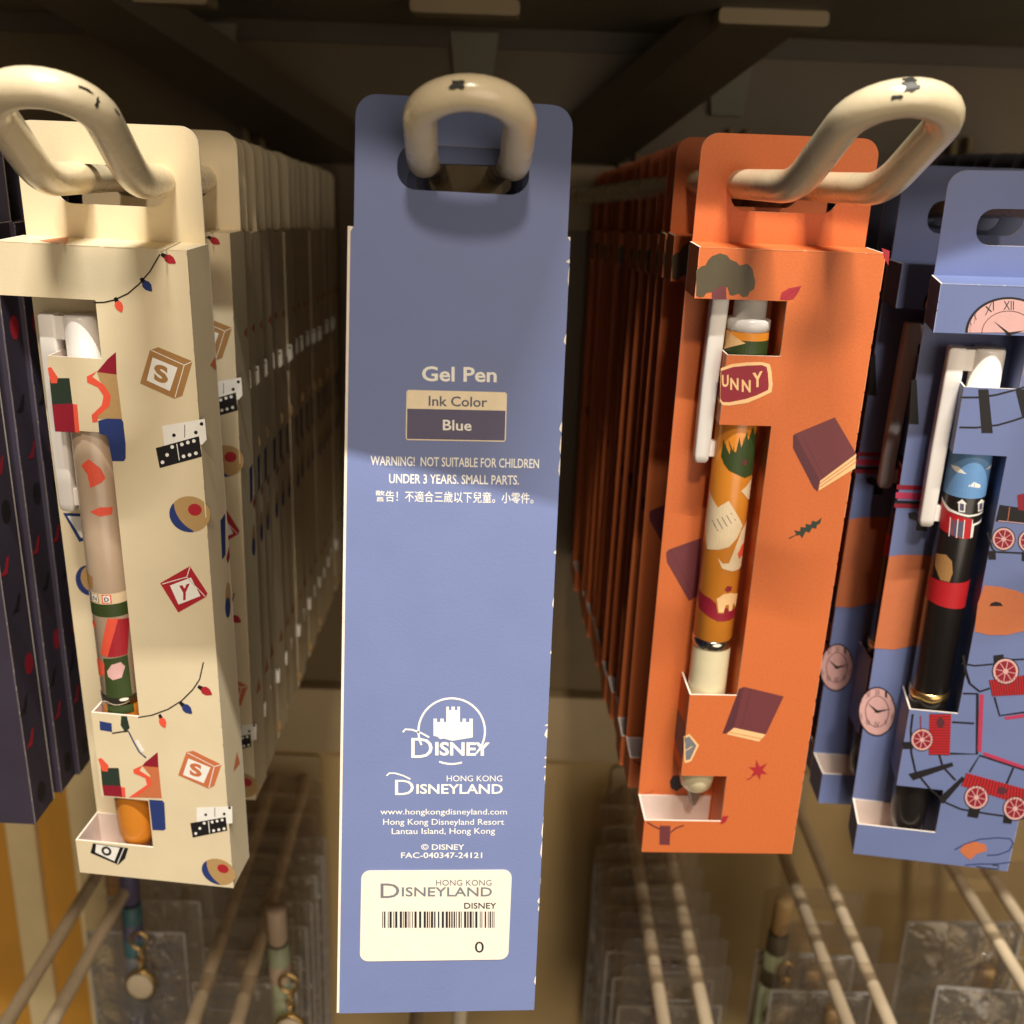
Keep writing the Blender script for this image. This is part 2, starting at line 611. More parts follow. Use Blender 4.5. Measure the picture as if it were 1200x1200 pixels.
def band(mb, z0, z1, m, l=0): wrap(mb, [(-8, z0), (8, z0), (8, z1), (-8, z1)], m, l)


def ell(cx, cz, rx, rz, n=14): return [(cx + rx * math.cos(2 * math.pi * k / n), cz + rz * math.sin(2 * math.pi * k / n)) for k in range(n)]


def tmesh(mb, s, x0, x1, z0, h, m, l, bold=0.02):
    me = text_mesh(s, bold)
    xs = [v.co.x for v in me.vertices]
    a, b = min(xs), max(xs)
    r = 5.05 + 0.04 + 0.02 * l
    off = len(mb.v)
    for v in me.vertices:
        u = x0 + (x1 - x0) * (v.co.x - a) / (b - a)
        mb.v.append((r * math.sin(u / r), -r * math.cos(u / r), z0 + v.co.y / 0.73 * h))
    k = mb.mi(m)
    for p in me.polygons:
        mb.f.append(tuple(off + i for i in p.vertices)); mb.m.append(k); mb.sm.append(False)


# ------------------------------------------------------------------ the setting
def struct(mb, name, **k):
    return tag(mb.build(name, **k), kind='structure')


WY = 500.0
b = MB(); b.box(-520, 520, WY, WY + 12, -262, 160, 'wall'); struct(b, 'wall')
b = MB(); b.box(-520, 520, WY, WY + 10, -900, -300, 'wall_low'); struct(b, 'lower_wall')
b = MB()
b.sheet(rrect(-520, 520, -299.5, -262.5, 1.5, 3), [], Vector((0, WY - 8, 0)), X, Z, -Y, 18, 'rail', 'rail', 'rail')
struct(b, 'wall_rail')
b = MB(); b.box(-520, 520, 218, WY - 0.5, 58.5, 74, 'shelf'); struct(b, 'shelf_underside')
b = MB()
b.box(-520, 520, WY - 3, WY - 0.6, 50, 57.5, 'darkmetal')
struct(b, 'wall_trim')


def unpx(u, v, y):
    r = ray(u, v)
    return r * (y / r.y)


# brackets under the shelf above
for i, (u, lab) in enumerate(((185, 'tan shelf bracket cut by the top edge, left of the middle one'),
                              (546, 'tan shelf bracket above the periwinkle carton with a tapered stem on the wall below'),
                              (905, 'tan shelf bracket cut by the top edge, above the orange carton'))):
    p = unpx(u, 2, 424)
    root = tag(empty('shelf_bracket', Matrix.Translation(Vector((p.x, 424, 58.4)) * MM)), lab, 'bracket', 'brackets under the shelf above')
    b = MB()
    b.sheet(rrect(-20, 20, -5.2, 0, 1.6, 3), [], Vector((0, -6, 0)), X, Z, -Y, 14, 'rail', 'rail', 'rail')
    b.build('bracket_plate', root)
    b = MB()
    b.sheet([(-10.5, 0), (-7, -30), (7, -30), (10.5, 0)], [], Vector((0, 71, -2.5)), X, Z, -Y, 3, 'shelf', 'shelf', 'shelf')
    b.build('stem', root)

# dark sloping bars running up from the wall towards the front
for (u0, v0, u1, v1, lab) in ((390, 190, 20, -40, 'dark sloping bar running up to the left over the cream cartons'),
                              (690, 190, 1010, -60, 'dark sloping bar running up to the right over the orange cartons')):
    a, c = unpx(u0, v0, 492), unpx(u1, v1, 400)
    d = (c - a)
    s = Vector((1, 0, 0)) * 15
    b = MB()
    n = Vector((0, 0, 1)) * 14
    P = [a - s, a + s, c + s, c - s]
    Q = [p + n for p in P]
    b.face(P, 'darkmetal'); b.face(Q[::-1], 'darkmetal')
    for i in range(4):
        j = (i + 1) % 4
        b.face((P[i], P[j], Q[j], Q[i]), 'darkmetal')
    tag(b.build('sloping_bar'), lab, 'support beam', 'sloping bars')

# paired vertical clips on the wall
for x, z0, z1, lab in ((-121, -14, 19, 'pair of short pale wall clips left of the periwinkle carton'), (47, -34, 8, 'pair of short dark wall clips just right of the periwinkle carton'),
                  (95, -12, 20, 'pair of short wall clips behind the orange carton top'), (194, -14, 20, 'pair of short wall clips between the orange loop and the right edge')):
    root = tag(empty('wall_clip', Matrix.Translation(Vector((x, WY - 3, z0)) * MM)), lab, 'wall clip', 'paired clips on the back wall')
    for s in (-3.6, 3.6):
        b = MB(); b.tube([(s, 0, 0), (s, -1, 2), (s, -1.6, z1 - z0 - 3), (s, 0, z1 - z0)], 1.7, 'rail', 10); b.build('pin', root)

# striped boards at the far lower left
root = tag(empty('slatted_panel', Matrix.Translation(Vector((-260, WY - 6, -620)) * MM)), 'upright ivory slats over yellow varnished boards at the lower left edge', 'panel')
b = MB(); b.box(-130, 72, 0.5, 5, -260, 360, 'yellow'); b.build('board', root)
for k, x in enumerate((-120, -84, -48, -12, 24, 58)):
    b = MB(); b.box(x, x + 16, -4.5, 0.2, -260, 360, 'slat'); b.build('slat', root)


# ------------------------------------------------------------------ loop hooks
def bez(a, c, b_, n=8):
    return [a * (1 - t) ** 2 + c * 2 * t * (1 - t) + b_ * t * t for t in [k / n for k in range(n + 1)]]


def loop_hook(xc, yb, zr, yaw, s, l, theta, rad, lab, m='enamel', chips=(), grp='cream enamelled loop hooks of the upper row'):
    ps = R(yaw)
    f = Vector((math.sin(ps), -math.cos(ps), 0))
    x_ = Vector((math.cos(ps), math.sin(ps), 0))
    d = f * math.cos(R(theta)) + Z * math.sin(R(theta))
    L = (WY - 4 - yb) / math.cos(ps)
    org = Vector((xc, yb, zr)) - f * L
    root = tag(empty('loop_hook', Matrix.Translation(org * MM)), lab, 'hook', grp)
    q = Vector((0, 0, 0))
    c0 = f * L
    path = []
    drop = Z * 0.045 * (WY - yb - 60)
    for sg in (-1, 1):
        side = []
        base = q + x_ * s * sg
        side.append(base - drop)
        for k in range(1, 9):
            side.append(base + f * (L - 8) * k / 9 - drop * max(0.0, 1 - (k / 9.0) * L / (L - 60)))
        side += bez(base + f * (L - 8), base + f * L, base + f * L + d * 8)
        path.append(side)
    ctr = c0 + d * l
    arc = [ctr + x_ * (-s * math.cos(t)) + d * (s * math.sin(t)) for t in [math.pi * k / 16 for k in range(17)]]
    full = path[0] + arc + path[1][::-1]
    b = MB(); b.tube(full, rad, m, 20); rod = b.build('rod', root)
    b = MB(); b.sheet(rrect(-s - 8, s + 8, -14, 14, 3, 4), [], Vector((0, 1.2, -drop.z)), X, Z, -Y, 2.4, 'rail', 'rail', 'rail'); b.build('mounting_plate', root)
    # bare spots where the enamel has chipped: small ragged patches that follow the bent rod
    for (t, ang, ln, wd) in chips:
        i = int(len(path[0]) + t * 16)
        rnd = random.Random(int(t * 100) + int(ang))
        p0 = full[i]
        dd = (full[i + 1] - full[i - 1]).normalized()
        nn = d.cross(x_).normalized()
        oo = (ctr - p0).normalized() * -1
        pts = []
        for k in range(12):
            a = 2 * math.pi * k / 12
            rr_ = 1 + 0.35 * rnd.uniform(-1, 1)
            pts.append((ln * math.cos(a) * rr_, wd * math.sin(a) * rr_))
        P = []
        for (u, v) in pts:
            aa = R(ang) + v / rad
            off = (nn * math.cos(aa) + oo * math.sin(aa)) * (rad + 0.04)
            P.append(p0 + dd * u + off)
        b = MB()
        c_ = sum(P, Vector()) / len(P)
        aa = R(ang)
        c_ = p0 + (nn * math.cos(aa) + oo * math.sin(aa)) * (rad + 0.07)
        for k in range(12):
            b.face((c_, P[k], P[(k + 1) % 12]), 'chip')
        b.build('chipped_spot', root)
    return root


loop_hook(-85.4, 215.2, -5.0, 4.7, 9.0, 22, 29.7, 3.4, 'loop hook carrying the cream cartons, its end cut by the left edge', chips=((0.80, 88, 1.3, 0.28), (0.82, 108, 0.35, 0.9), (0.97, 90, 1.2, 0.2)))
loop_hook(-10.3, 204, 0.8, 3.2, 8.6, 13.5, 29.7, 3.0, 'loop hook facing the camera, carrying the periwinkle carton', chips=((0.46, 100, 1.35, 0.8),))
loop_hook(62.9, 218.8, -1.4, 6.9, 9.0, 22, 29.7, 3.3, 'loop hook leaning right, carrying the orange cartons, with dark chips on top', chips=((0.44, 58, 1.1, 0.6), (0.45, 76, 1.2, 0.85), (0.44, 96, 1.3, 0.75), (0.42, 116, 0.9, 0.4)))
loop_hook(139, 219, -4.2, 6, 9.0, 22, 29.7, 3.05, 'loop hook seen through the slot of the front blue carton at the right edge')
loop_hook(-170, 222, -4.0, 4, 9.0, 22, 29.7, 3.05, 'loop hook of the dark plum cartons beyond the left edge')


# ------------------------------------------------------------------ periwinkle carton, seen from behind
mwR = box_matrix(-32.88, 192.73, -174.21, 5.29, -8.82, 1.04, True)
cR = carton('pen_carton', mwR, 'blue')
tag(cR, 'periwinkle carton turned back to front on the middle hook, printed Gel Pen', 'pen carton')
b = MB()
b.box(W, W + 0.55, D - 1.2, D - 0.25, 0, H, 'edge')
b.build('cut_edge', cR)
b = MB()
rnd = random.Random(12)
z = 6.0
while z < H - 2:
    hgt = rnd.choice((0.5, 0.8, 1.4, 2.2, 4.0))
    dd = rnd.uniform(0.15, 0.7)
    b.face([(-0.03, D + 0.03, z), (dd, D + 0.03, z + hgt * 0.3), (dd * 0.6, D + 0.03, z + hgt * 0.7), (-0.03, D + 0.03, z + hgt)], 'edge')
    b.face([(-0.03, D + 0.03, z), (-0.03, D + 0.03, z + hgt), (-0.03, D - dd, z + hgt * 0.8), (-0.03, D - dd * 1.5, z + hgt * 0.3)], 'edge')
    z += hgt + rnd.choice((0.4, 1.5, 4, 9, 15))
b.build('worn_edge', cR)
p = face_rear(mwR)
p.text('Gel Pen', (494.5, 446), (582, 447.5), 17.5, 'i_white', 1, 0.022)
fr = [(478.5, 457.5), (592, 460.3), (593.5, 462), (592, 515.5), (590.5, 517), (477.5, 515), (476, 513.5), (477, 459)]
p.poly([(478, 457.8), (593, 460.6), (592.5, 481.3), (477, 478.8)], 'i_label', 1)
p.poly([(477, 479), (592.5, 481.5), (591.5, 516.5), (476.3, 514.5)], 'i_dusk', 0)
p.line(fr, 1.3, 'i_label', 2, True)
p.text('Ink Color', (502.3, 475.3), (571, 476.8), 12, 'i_slate', 3, 0.014)
p.text('Blue', (519, 503.7), (552.6, 504.6), 12.5, 'i_white', 3, 0.016)
p.text('WARNING!  NOT SUITABLE FOR CHILDREN', (434.3, 545), (631.5, 548.5), 11.2, 'i_white', 1, 0.012)
p.text('UNDER 3 YEARS. SMALL PARTS.', (456, 566), (608, 567.8), 11.2, 'i_white', 1, 0.012)
p.text('警告！不適合三歲以下兒童。小零件。', (440, 586.5), (625, 589), 10.2, 'i_white', 1, 0.004)
p.build('lettering', cR)
p = face_rear(mwR)
# emblem: a plain little tower inside a ring, with the wordmark
arc = [(529.3 + 39 * math.cos(R(a)), 856.7 + 38.5 * math.sin(R(a))) for a in range(-205, 46, 8)]
p.line(arc, 2.4, 'i_white', 1)
arc = [(529.3 + 39 * math.cos(R(a)), 856.7 + 38.5 * math.sin(R(a))) for a in range(72, 118, 8)]
p.line(arc, 2.4, 'i_white', 1)
p.poly([(508, 862), (508, 842), (512, 842), (512, 846), (516, 846), (516, 842), (520, 842), (520, 846), (523, 846), (523, 828), (526, 828), (526, 832), (529, 832), (529, 828), (533, 828), (533, 832),
        (536, 832), (536, 828), (539, 828), (539, 846), (542, 846), (542, 842), (546, 842), (546, 846), (550, 846), (550, 842), (554, 842), (554, 864), (530, 868)], 'i_white', 1)
p.text('D', (482, 888), (507, 888), 25, 'i_white', 2, 0.0)
p.text('ISNEY', (510, 884.5), (574, 885), 15.5, 'i_white', 2, 0.03)
p.line([(472, 858), (475, 854.5), (483, 855), (494, 859), (503, 864)], 2.2, 'i_white', 1)
p.disc((517, 863.5), 3.4, 2.4, 'i_white', 2)
p.text('HONG KONG', (523.5, 915.5), (588.5, 915.5), 7.2, 'i_white', 1, 0.0)
p.text('D', (463, 931.5), (485, 931.5), 19, 'i_white', 2, 0.0)
p.text('ISNEYLAND', (488, 929.8), (589, 929.8), 11.5, 'i_white', 2, 0.02)
p.line([(453, 909), (456, 906), (463, 906), (473, 909), (481, 913)], 1.9, 'i_white', 1)
p.text('www.hongkongdisneyland.com', (445.7, 954.3), (594, 954.3), 7, 'i_white', 1, 0.004)
p.text('Hong Kong Disneyland Resort', (449, 966.3), (590.7, 966.3), 7.2, 'i_white', 1, 0.004)
p.text('Lantau Island, Hong Kong', (459, 977.3), (580, 976.8), 7.2, 'i_white', 1, 0.004)
p.text('© DISNEY', (493.5, 995.6), (544, 995.6), 6.6, 'i_white', 1, 0.01)
p.text('FAC-040347-24121', (470, 1005.3), (565, 1005.3), 6.8, 'i_white', 1, 0.01)
p.build('emblem', cR)
# white price label: a real sheet of paper stuck on
p2 = face_rear(mwR)
q = [p2.px(423.5, 1020), p2.px(598, 1020), p2.px(595.5, 1124), p2.px(423.5, 1125)]
xs0, xs1, zs0, zs1 = min(a for a, c in q), max(a for a, c in q), min(c for a, c in q), max(c for a, c in q)
b = MB(); b.sheet(rrect(xs0, xs1, zs0, zs1, 1.8, 5), [], Vector((W, D + 0.14, 0)), -X, Z, Y, 0.12, 'edge', 'edge', 'edge')
b.build('price_label', cR)
p2.O = Vector((W, D + 0.15, 0))
p2.text('HONG KONG', (511, 1037.5), (576, 1037.5), 7, 'i_grey', 1)
p2.text('D', (446, 1052), (468, 1052), 18, 'i_grey', 1)
p2.text('ISNEYLAND', (471, 1050), (576.5, 1050), 11, 'i_grey', 1, 0.01)
p2.text('DISNEY', (544, 1064.5), (581.6, 1064.5), 7, 'i_black', 1, 0.01)
rnd = random.Random(3)
x_ = 448.0
while x_ < 580:
    wd = rnd.choice((0.9, 0.9, 1.7, 2.6))
    p2.poly([(x_, 1068), (x_ + wd, 1068), (x_ + wd, 1087), (x_, 1087)], 'i_black', 1)
    x_ += wd + rnd.choice((1.1, 1.1, 2.0, 2.8))
p2.text('0', (556.5, 1116), (567, 1116), 13.5, 'i_black', 1)
p2.build('label_print', cR)


# ------------------------------------------------------------------ cream carton
mwC = box_matrix(-111.4, 228.22, -181.75, -5.22, 2.66, 0.32)
cC = carton('pen_carton', mwC, 'cream')
tag(cC, 'cream carton at the left with toy blocks, dominoes and fairy lights, frontmost of its row', 'pen carton')


def bulb(p, at, tipdir, m, s=1.0):
    ax, ay = at
    dx, dy = tipdir
    n = math.hypot(dx, dy); dx /= n; dy /= n
    nx, ny = -dy, dx

    def q(a, c): return (ax + (dx * a + nx * c) * s, ay + (dy * a + ny * c) * s)
    p.poly([q(0, -1.8), q(6, -2.8), q(6, 2.8), q(0, 1.8)], 'i_black', 1)
    p.poly([q(5.5, -2.6), q(9, -4.8), q(14, -4.6), q(19, -1.6), q(20.5, 0), q(19, 1.6), q(14, 4.6), q(9, 4.8), q(5.5, 2.6)], m, 2)


def block(p, outline, inner, m, letter, base, h, edges=()):
    p.poly(outline, m, 1)
    p.poly(inner, 'i_white', 2)
    p.text(letter, base[0], base[1], h, m, 3, 0.05)
    for e in edges:
        p.line(e, 0.9, 'i_white', 2)


def dominoes(p, white, black, wd, bd, wl, bl, r=2.2):
    p.poly(white, 'i_white', 1)
    p.poly(black, 'i_black', 2)
    for c in wd: p.disc(c, r, r, 'i_black', 3, n=10)
    for c in bd: p.disc(c, r, r, 'i_white', 3, n=10)
    p.line(wl, 0.8, 'i_black', 3); p.line(bl, 1.0, 'i_white', 3)


p = face_front(mwC)
p.line([(110, 354.5), (122, 354.2), (134, 351.5), (150, 344), (163, 333), (176, 318), (187.5, 298)], 1.5, 'i_black', 1)
bulb(p, (189, 297.5), (22, 14), 'i_red', 1.0)
bulb(p, (165, 326), (17, 20), 'i_navy', 1.0)
bulb(p, (135, 348.5), (10, 22), 'i_coral', 0.95)
p.line([(162, 840.5), (178, 838), (197, 831), (213, 821), (226, 808), (234, 796), (238.5, 776)], 1.4, 'i_black', 1)
bulb(p, (232, 804), (20, 12), 'i_red', 0.95)
bulb(p, (211, 823), (15, 14), 'i_navy', 0.95)
bulb(p, (187, 837), (7, 17), 'i_coral', 0.85)
k4 = lambda *a: sc(4.444, 0, 250, *a)
k6 = lambda *a: sc(4.446, 60, 780, *a)
k3 = lambda *a: sc(3, 0, 400, *a)
block(p, k4((782, 712), (825, 697), (1003, 770), (950, 950), (908, 965), (730, 885)), k4((795, 750), (925, 803), (885, 925), (765, 870)), 'i_brown', 'S', k4((803, 866), (876, 884)), 19,
      (k4((788, 712), (960, 790)), k4((960, 790), (1001, 772)), k4((960, 790), (912, 958))))
block(p, k3((563, 850), (668, 790), (730, 885), (725, 898), (627, 953)), k3((598, 858), (672, 830), (705, 895), (628, 925)), 'i_red', 'Y', k3((630, 910), (668, 902)), 17,
      (k3((570, 853), (657, 828)), k3((657, 828), (668, 793)), k3((657, 828), (722, 897))))
block(p, k6((705, 450), (740, 443), (888, 515), (850, 625), (820, 640), (662, 570)), k6((715, 483), (830, 530), (795, 612), (687, 568)), 'i_clay', 'S', k6((722, 566), (785, 578)), 14,
      (k6((710, 453), (850, 525)), k6((850, 525), (886, 515)), k6((850, 525), (822, 636))))
block(p, k6((205, 975), (218, 925), (402, 950), (385, 1005), (350, 1037)), k6((235, 930), (358, 948), (330, 1018), (230, 972)), 'i_black', 'O', k6((262, 982), (315, 990)), 10,
      (k6((380, 950), (345, 1032)),))
dominoes(p, k3((570, 297), (720, 272), (727, 345), (712, 362), (580, 380)), k3((548, 375), (700, 333), (710, 405), (562, 445)), k3((612, 330), (689, 320), (709, 290)),
         k3((572, 425), (588, 399), (606, 371), (640, 362), (661, 355), (682, 350), (646, 404), (667, 399), (689, 393)), k3((650, 293), (650, 338)), k3((622, 360), (631, 418)))
dominoes(p, k6((757, 738), (943, 733), (945, 820), (760, 845)), k6((725, 820), (910, 788), (918, 858), (738, 895)), k6((806, 776), (902, 772), (930, 740)),
         k6((754, 874), (775, 847), (798, 820), (839, 814), (865, 809), (891, 803), (847, 859), (874, 854), (901, 849)), k6((853, 740), (853, 788)), k6((820, 808), (826, 872)), 1.7)


def ball(p, c, rx, ry, rot):
    p.disc(c, rx, ry, 'i_tan', 1, rot, 28)
    p.disc((c[0] + rx * 0.25, c[1] - ry * 0.25), rx * 0.34, ry * 0.34, 'i_red', 2, rot, 16)
    pts = [(math.cos(R(a)), math.sin(R(a))) for a in range(70, 206, 9)]
    for a in range(205, 69, -9):
        t = (a - 70) / 135.0
        k = 0.42 * max(0.0, math.sin(math.pi * t)) ** 0.6
        pts.append((math.cos(R(a)) - k * math.cos(R(137)), math.sin(R(a)) - k * math.sin(R(137))))
    cr, sr = math.cos(R(rot)), math.sin(R(rot))
    p.poly([(c[0] + x * rx * cr - y * ry * sr, c[1] + x * rx * sr + y * ry * cr) for x, y in pts], 'i_navy', 2)


ball(p, (222.5, 602.5), 24, 21, 10)
ball(p, (256.3, 1021.5), 20.5, 14.5, 22)
# building shapes printed on the two straps
for (g, dy) in ((k4, None),):
    p.poly(g((258, 858), (362, 858), (378, 990), (272, 995)), 'i_green', 1)
    p.poly(g((272, 995), (380, 990), (392, 1140), (288, 1136)), 'i_maroon', 2)
    p.poly(g((380, 993), (403, 995), (415, 1141), (392, 1140)), 'i_coral', 2)
    p.poly(g((604, 722), (560, 760), (505, 826), (608, 840)), 'i_maroon', 1)
    p.poly(g((505, 826), (608, 840), (637, 1075), (520, 1070), (490, 1065), (560, 985), (560, 920), (520, 870)), 'i_tan', 1)
    p.poly(g((452, 850), (505, 822), (480, 850), (545, 895), (578, 950), (570, 1005), (512, 1055), (508, 1086), (482, 1088), (478, 1050), (530, 1000), (540, 950), (510, 905), (455, 880)), 'i_coral', 2)
    p.poly(g((512, 1080), (560, 1068), (632, 1070), (642, 1085), (655, 1200), (655, 1275), (645, 1290), (585, 1290), (560, 1160), (518, 1145)), 'i_navy', 3)
    p.poly([(56, 431), (60, 430), (68, 442), (67, 449), (60, 449), (57.5, 440)], 'i_coral', 2)
p.poly(k6((258, 532), (352, 533), (362, 626), (266, 622)), 'i_green', 1)
p.poly(k6((266, 622), (364, 626), (370, 684), (275, 676)), 'i_maroon', 2)
p.poly(k6((364, 632), (385, 634), (388, 686), (370, 684)), 'i_coral', 2)
p.poly(k6((555, 450), (488, 505), (475, 522), (560, 530)), 'i_maroon', 1)
p.poly(k6((475, 522), (560, 530), (577, 690), (430, 685), (520, 620), (515, 570)), 'i_clay', 1)
p.poly(k6((428, 540), (478, 518), (460, 545), (515, 580), (525, 620), (440, 686), (405, 686), (500, 620), (490, 585), (430, 560)), 'i_coral', 2)
p.poly(k6((510, 698), (580, 702), (590, 715), (597, 850), (585, 858), (528, 856)), 'i_navy', 1)
p.poly(k6((252, 288), (315, 300), (318, 345), (255, 335)), 'i_navy', 1)
p.poly(k6((365, 262), (395, 264), (410, 325), (385, 345), (362, 310)), 'i_green', 1)
p.line(k6((318, 352), (360, 345), (405, 340)), 1.6, 'i_black', 2)
p.line(k6((405, 345), (432, 400), (460, 450), (495, 480)), 1.8, 'i_navy', 2)
p.poly(k6((438, 395), (452, 385), (488, 445), (472, 452)), 'i_white', 2)
p.poly(k6((245, 485), (262, 480), (300, 520), (295, 552), (265, 548)), 'i_coral', 2)
p.build('printed_pattern', cC)
p = face_inner(mwC)
p.poly([(74, 601), (101, 602), (104, 632), (93, 635)], 'i_navy', 1)
p.poly([(79, 604.5), (101, 605.5), (103, 629), (95, 630)], 'i_white', 2)
p.disc((104, 680), 15, 18, 'i_navy', 1, -20)
p.disc((108, 678), 13, 16, 'i_tan', 2, -20)
p.build('printed_pattern', cC)
p = face_top(mwC)
p.poly(k4((205, 143), (360, 122), (345, 165)), 'i_clay', 1)
p.line(k4((835, 205), (880, 182), (965, 140)), 1.4, 'i_black', 1)
p.build('printed_pattern', cC)
p = face_right(mwC)
p.poly([(246, 428), (252, 418), (253, 434)], 'i_clay', 1)
p.poly([(258, 610), (263.5, 602), (264, 650), (260, 656)], 'i_navy', 1)
p.poly([(265, 655), (268, 640), (269, 652), (267, 661)], 'i_maroon', 1)
p.disc((267, 702), 3.2, 20, 'i_tan', 1)
p.disc((266.6, 712), 3.0, 12, 'i_navy', 2)
p.poly(k6((948, 552), (966, 448), (982, 508)), 'i_clay', 1)
p.build('printed_pattern', cC)


def pen_map(k, ox, oy, ctr, rad, yref, zref, sl):
    """zoomed-survey coordinates of the pen's artwork -> (arc mm, height mm)"""
    def f(*pts):
        out = []
        for (a, c) in pts:
            for i in range(len(ctr) - 1):
                if c <= ctr[i + 1][0] or i == len(ctr) - 2:
                    (y0, x0), (y1, x1) = ctr[i], ctr[i + 1]
                    cx_ = x0 + (x1 - x0) * (c - y0) / (y1 - y0)
                    break
            u = max(-1, min(1, (a - cx_) / rad))
            out.append((5.05 * math.asin(u), zref + (yref - (c / k + oy)) * sl))
        return out
    return f


def art_toys(mb):
    g = pen_map(4, 0, 500, ((0, 410), (400, 467), (700, 512), (1250, 565)), 103, 812, 45.6, 0.228)
    wrap(mb, g((408, 180), (445, 150), (495, 190), (515, 235), (500, 252), (455, 272), (440, 215)), 'i_coral', 1)
    wrap(mb, g((455, 375), (500, 355), (545, 362), (545, 392), (500, 395)), 'i_coral', 1)
    wrap(mb, g((400, 655), (468, 668), (470, 722), (425, 720), (405, 690)), 'i_brown', 1)
    z0, z1 = g((0, 850))[0][1], g((0, 790))[0][1]
    band(mb, z0, z1, 'i_forest')
    z2 = g((0, 742))[0][1]
    band(mb, z1, z2, 'i_cream', 0)
    for (a, c, m) in (('A', 432, 'i_navy'), ('N', 480, 'i_tan'), ('D', 540, 'i_coral')):
        xa, xb = g((c - 22, 760))[0][0], g((c + 22, 760))[0][0]
        wrap(mb, [(xa, z1 + 0.2), (xb, z1 + 0.2), (xb, z2 - 0.2), (xa, z2 - 0.2)], m, 1)
        d = (xb - xa) * 0.13
        wrap(mb, [(xa + d, z1 + 0.5), (xb - d, z1 + 0.5), (xb - d, z2 - 0.5), (xa + d, z2 - 0.5)], 'i_white', 2)
        tmesh(mb, a, xa + 2 * d, xb - 2 * d, z1 + 0.8, (z2 - z1) - 1.6, 'i_black', 3)
    wrap(mb, [(g((460 + 18 * math.cos(R(t)), 898 + 18 * math.sin(R(t))))[0]) for t in range(0, 360, 30)], 'i_coral', 1)
    wrap(mb, g((500, 1032), (543, 855), (590, 858), (540, 1040)), 'i_coral', 2)
    wrap(mb, g((540, 1040), (585, 862), (625, 870), (625, 1035)), 'i_red', 1)
    wrap(mb, g((515, 1050), (625, 1038), (655, 1320), (530, 1320)), 'i_forest', 1)
    wrap(mb, g((455, 1090), (480, 1055), (520, 1075), (520, 1130), (490, 1150), (460, 1150)), 'i_coral', 2)
    wrap(mb, g((535, 1110), (560, 1075), (600, 1065), (618, 1090), (605, 1140), (565, 1150), (540, 1135)), 'i_pink', 2)
    wrap(mb, g((330, 20), (500, 20), (500, 40), (330, 40)), 'i_brown', 0)


penC = make_pen('gel_pen', mwC, 8, 'p_amber', 'p_beige', art_toys)
tag(penC, 'beige patterned gel pen with amber grip inside the front cream carton', 'pen')


# ------------------------------------------------------------------ orange carton
mwO = box_matrix(39.46, 244.86, -178.65, 2.23, 2.34, 0.04)
cO = carton('pen_carton', mwO, 'orange')
tag(cO, 'orange carton with books, leaves and a dark tree, frontmost of the orange row', 'pen carton')
k1 = lambda *a: sc(4.8, 730, 270, *a)
k8 = lambda *a: sc(3, 800, 400, *a)
k9 = lambda *a: sc(3, 800, 800, *a)
kb = lambda *a: sc(4.615, 680, 750, *a)
p = face_front(mwO)
p.poly(k1((412, 365), (412, 225), (440, 203), (465, 195), (480, 165), (500, 145), (545, 128), (585, 140), (605, 165), (640, 178), (655, 197), (700, 188), (728, 215), (738, 260), (745, 290), (738, 330), (715, 342), (700, 370),
             (675, 376), (650, 355), (615, 367), (600, 360), (588, 318), (550, 318), (505, 345), (470, 350), (455, 372), (430, 376)), 'i_olive', 1)
p.poly(k1((500, 389), (500, 347), (545, 314), (580, 314), (582, 389)), 'i_plum', 2)
p.poly(k1((882, 388), (892, 350), (935, 325), (1003, 312), (985, 350), (960, 385), (925, 392)), 'i_leaf', 1)
p.line(k1((903, 383), (940, 352), (985, 325)), 0.8, 'i_maroon', 2)
bo = k1((550, 775), (610, 752), (700, 742), (780, 740), (825, 752), (835, 790), (842, 870), (835, 910), (760, 945), (700, 970), (600, 985), (560, 983), (545, 960))
bi = k1((552, 790), (620, 768), (700, 760), (780, 757), (808, 768), (815, 800), (820, 870), (816, 897), (750, 928), (690, 948), (600, 966), (560, 965), (547, 945))
p.poly(bo, 'i_page', 1)
p.poly(bi, 'i_maroon', 2)
for s_, x0, x1, y0, y1, h in (('U', 556, 594, 877, 876, 66), ('N', 603, 650, 893, 896, 66), ('N', 668, 718, 905, 908, 68), ('Y', 728, 785, 884, 872, 84)):
    p.text(s_, k1((x0, y0))[0], k1((x1, y1))[0], h / 4.8, 'i_page', 3, 0.03)
p.poly(k8((395, 325), (535, 267), (610, 395), (483, 490)), 'i_plum', 1)
p.poly(k8((388, 332), (395, 325), (483, 490), (474, 527), (460, 515), (388, 375)), 'i_plum2', 1)
p.poly(k8((483, 490), (610, 395), (607, 445), (478, 525)), 'i_page', 1)
for t in (0.3, 0.6):
    p.line(k8((482, 490 + 36 * t), (609, 395 + 48 * t)), 0.9, 'i_clay', 2)
p.line(k8((420, 330), (497, 480)), 0.8, 'i_plum2', 2)
p.poly(k8((372, 691), (400, 678), (392, 664), (412, 668), (415, 652), (432, 655), (433, 641), (450, 645), (455, 630), (470, 634), (489, 619), (483, 640), (472, 645), (470, 658), (455, 655), (446, 672), (432, 668), (420, 692), (412, 680), (395, 683), (376, 694)), 'i_green', 1)
p.poly(k9((215, 14), (355, 48), (292, 182), (180, 158)), 'i_plum', 1)
p.poly(k9((198, 22), (215, 14), (180, 158), (152, 178), (140, 178)), 'i_plum2', 1)
p.poly(k9((155, 181), (180, 158), (292, 182), (268, 207)), 'i_page', 1)
p.line(k9((165, 174), (278, 197)), 0.9, 'i_clay', 2)
p.line(k9((240, 22), (205, 160)), 0.8, 'i_plum2', 2)
cx, cy = 888.5, 903
star = []
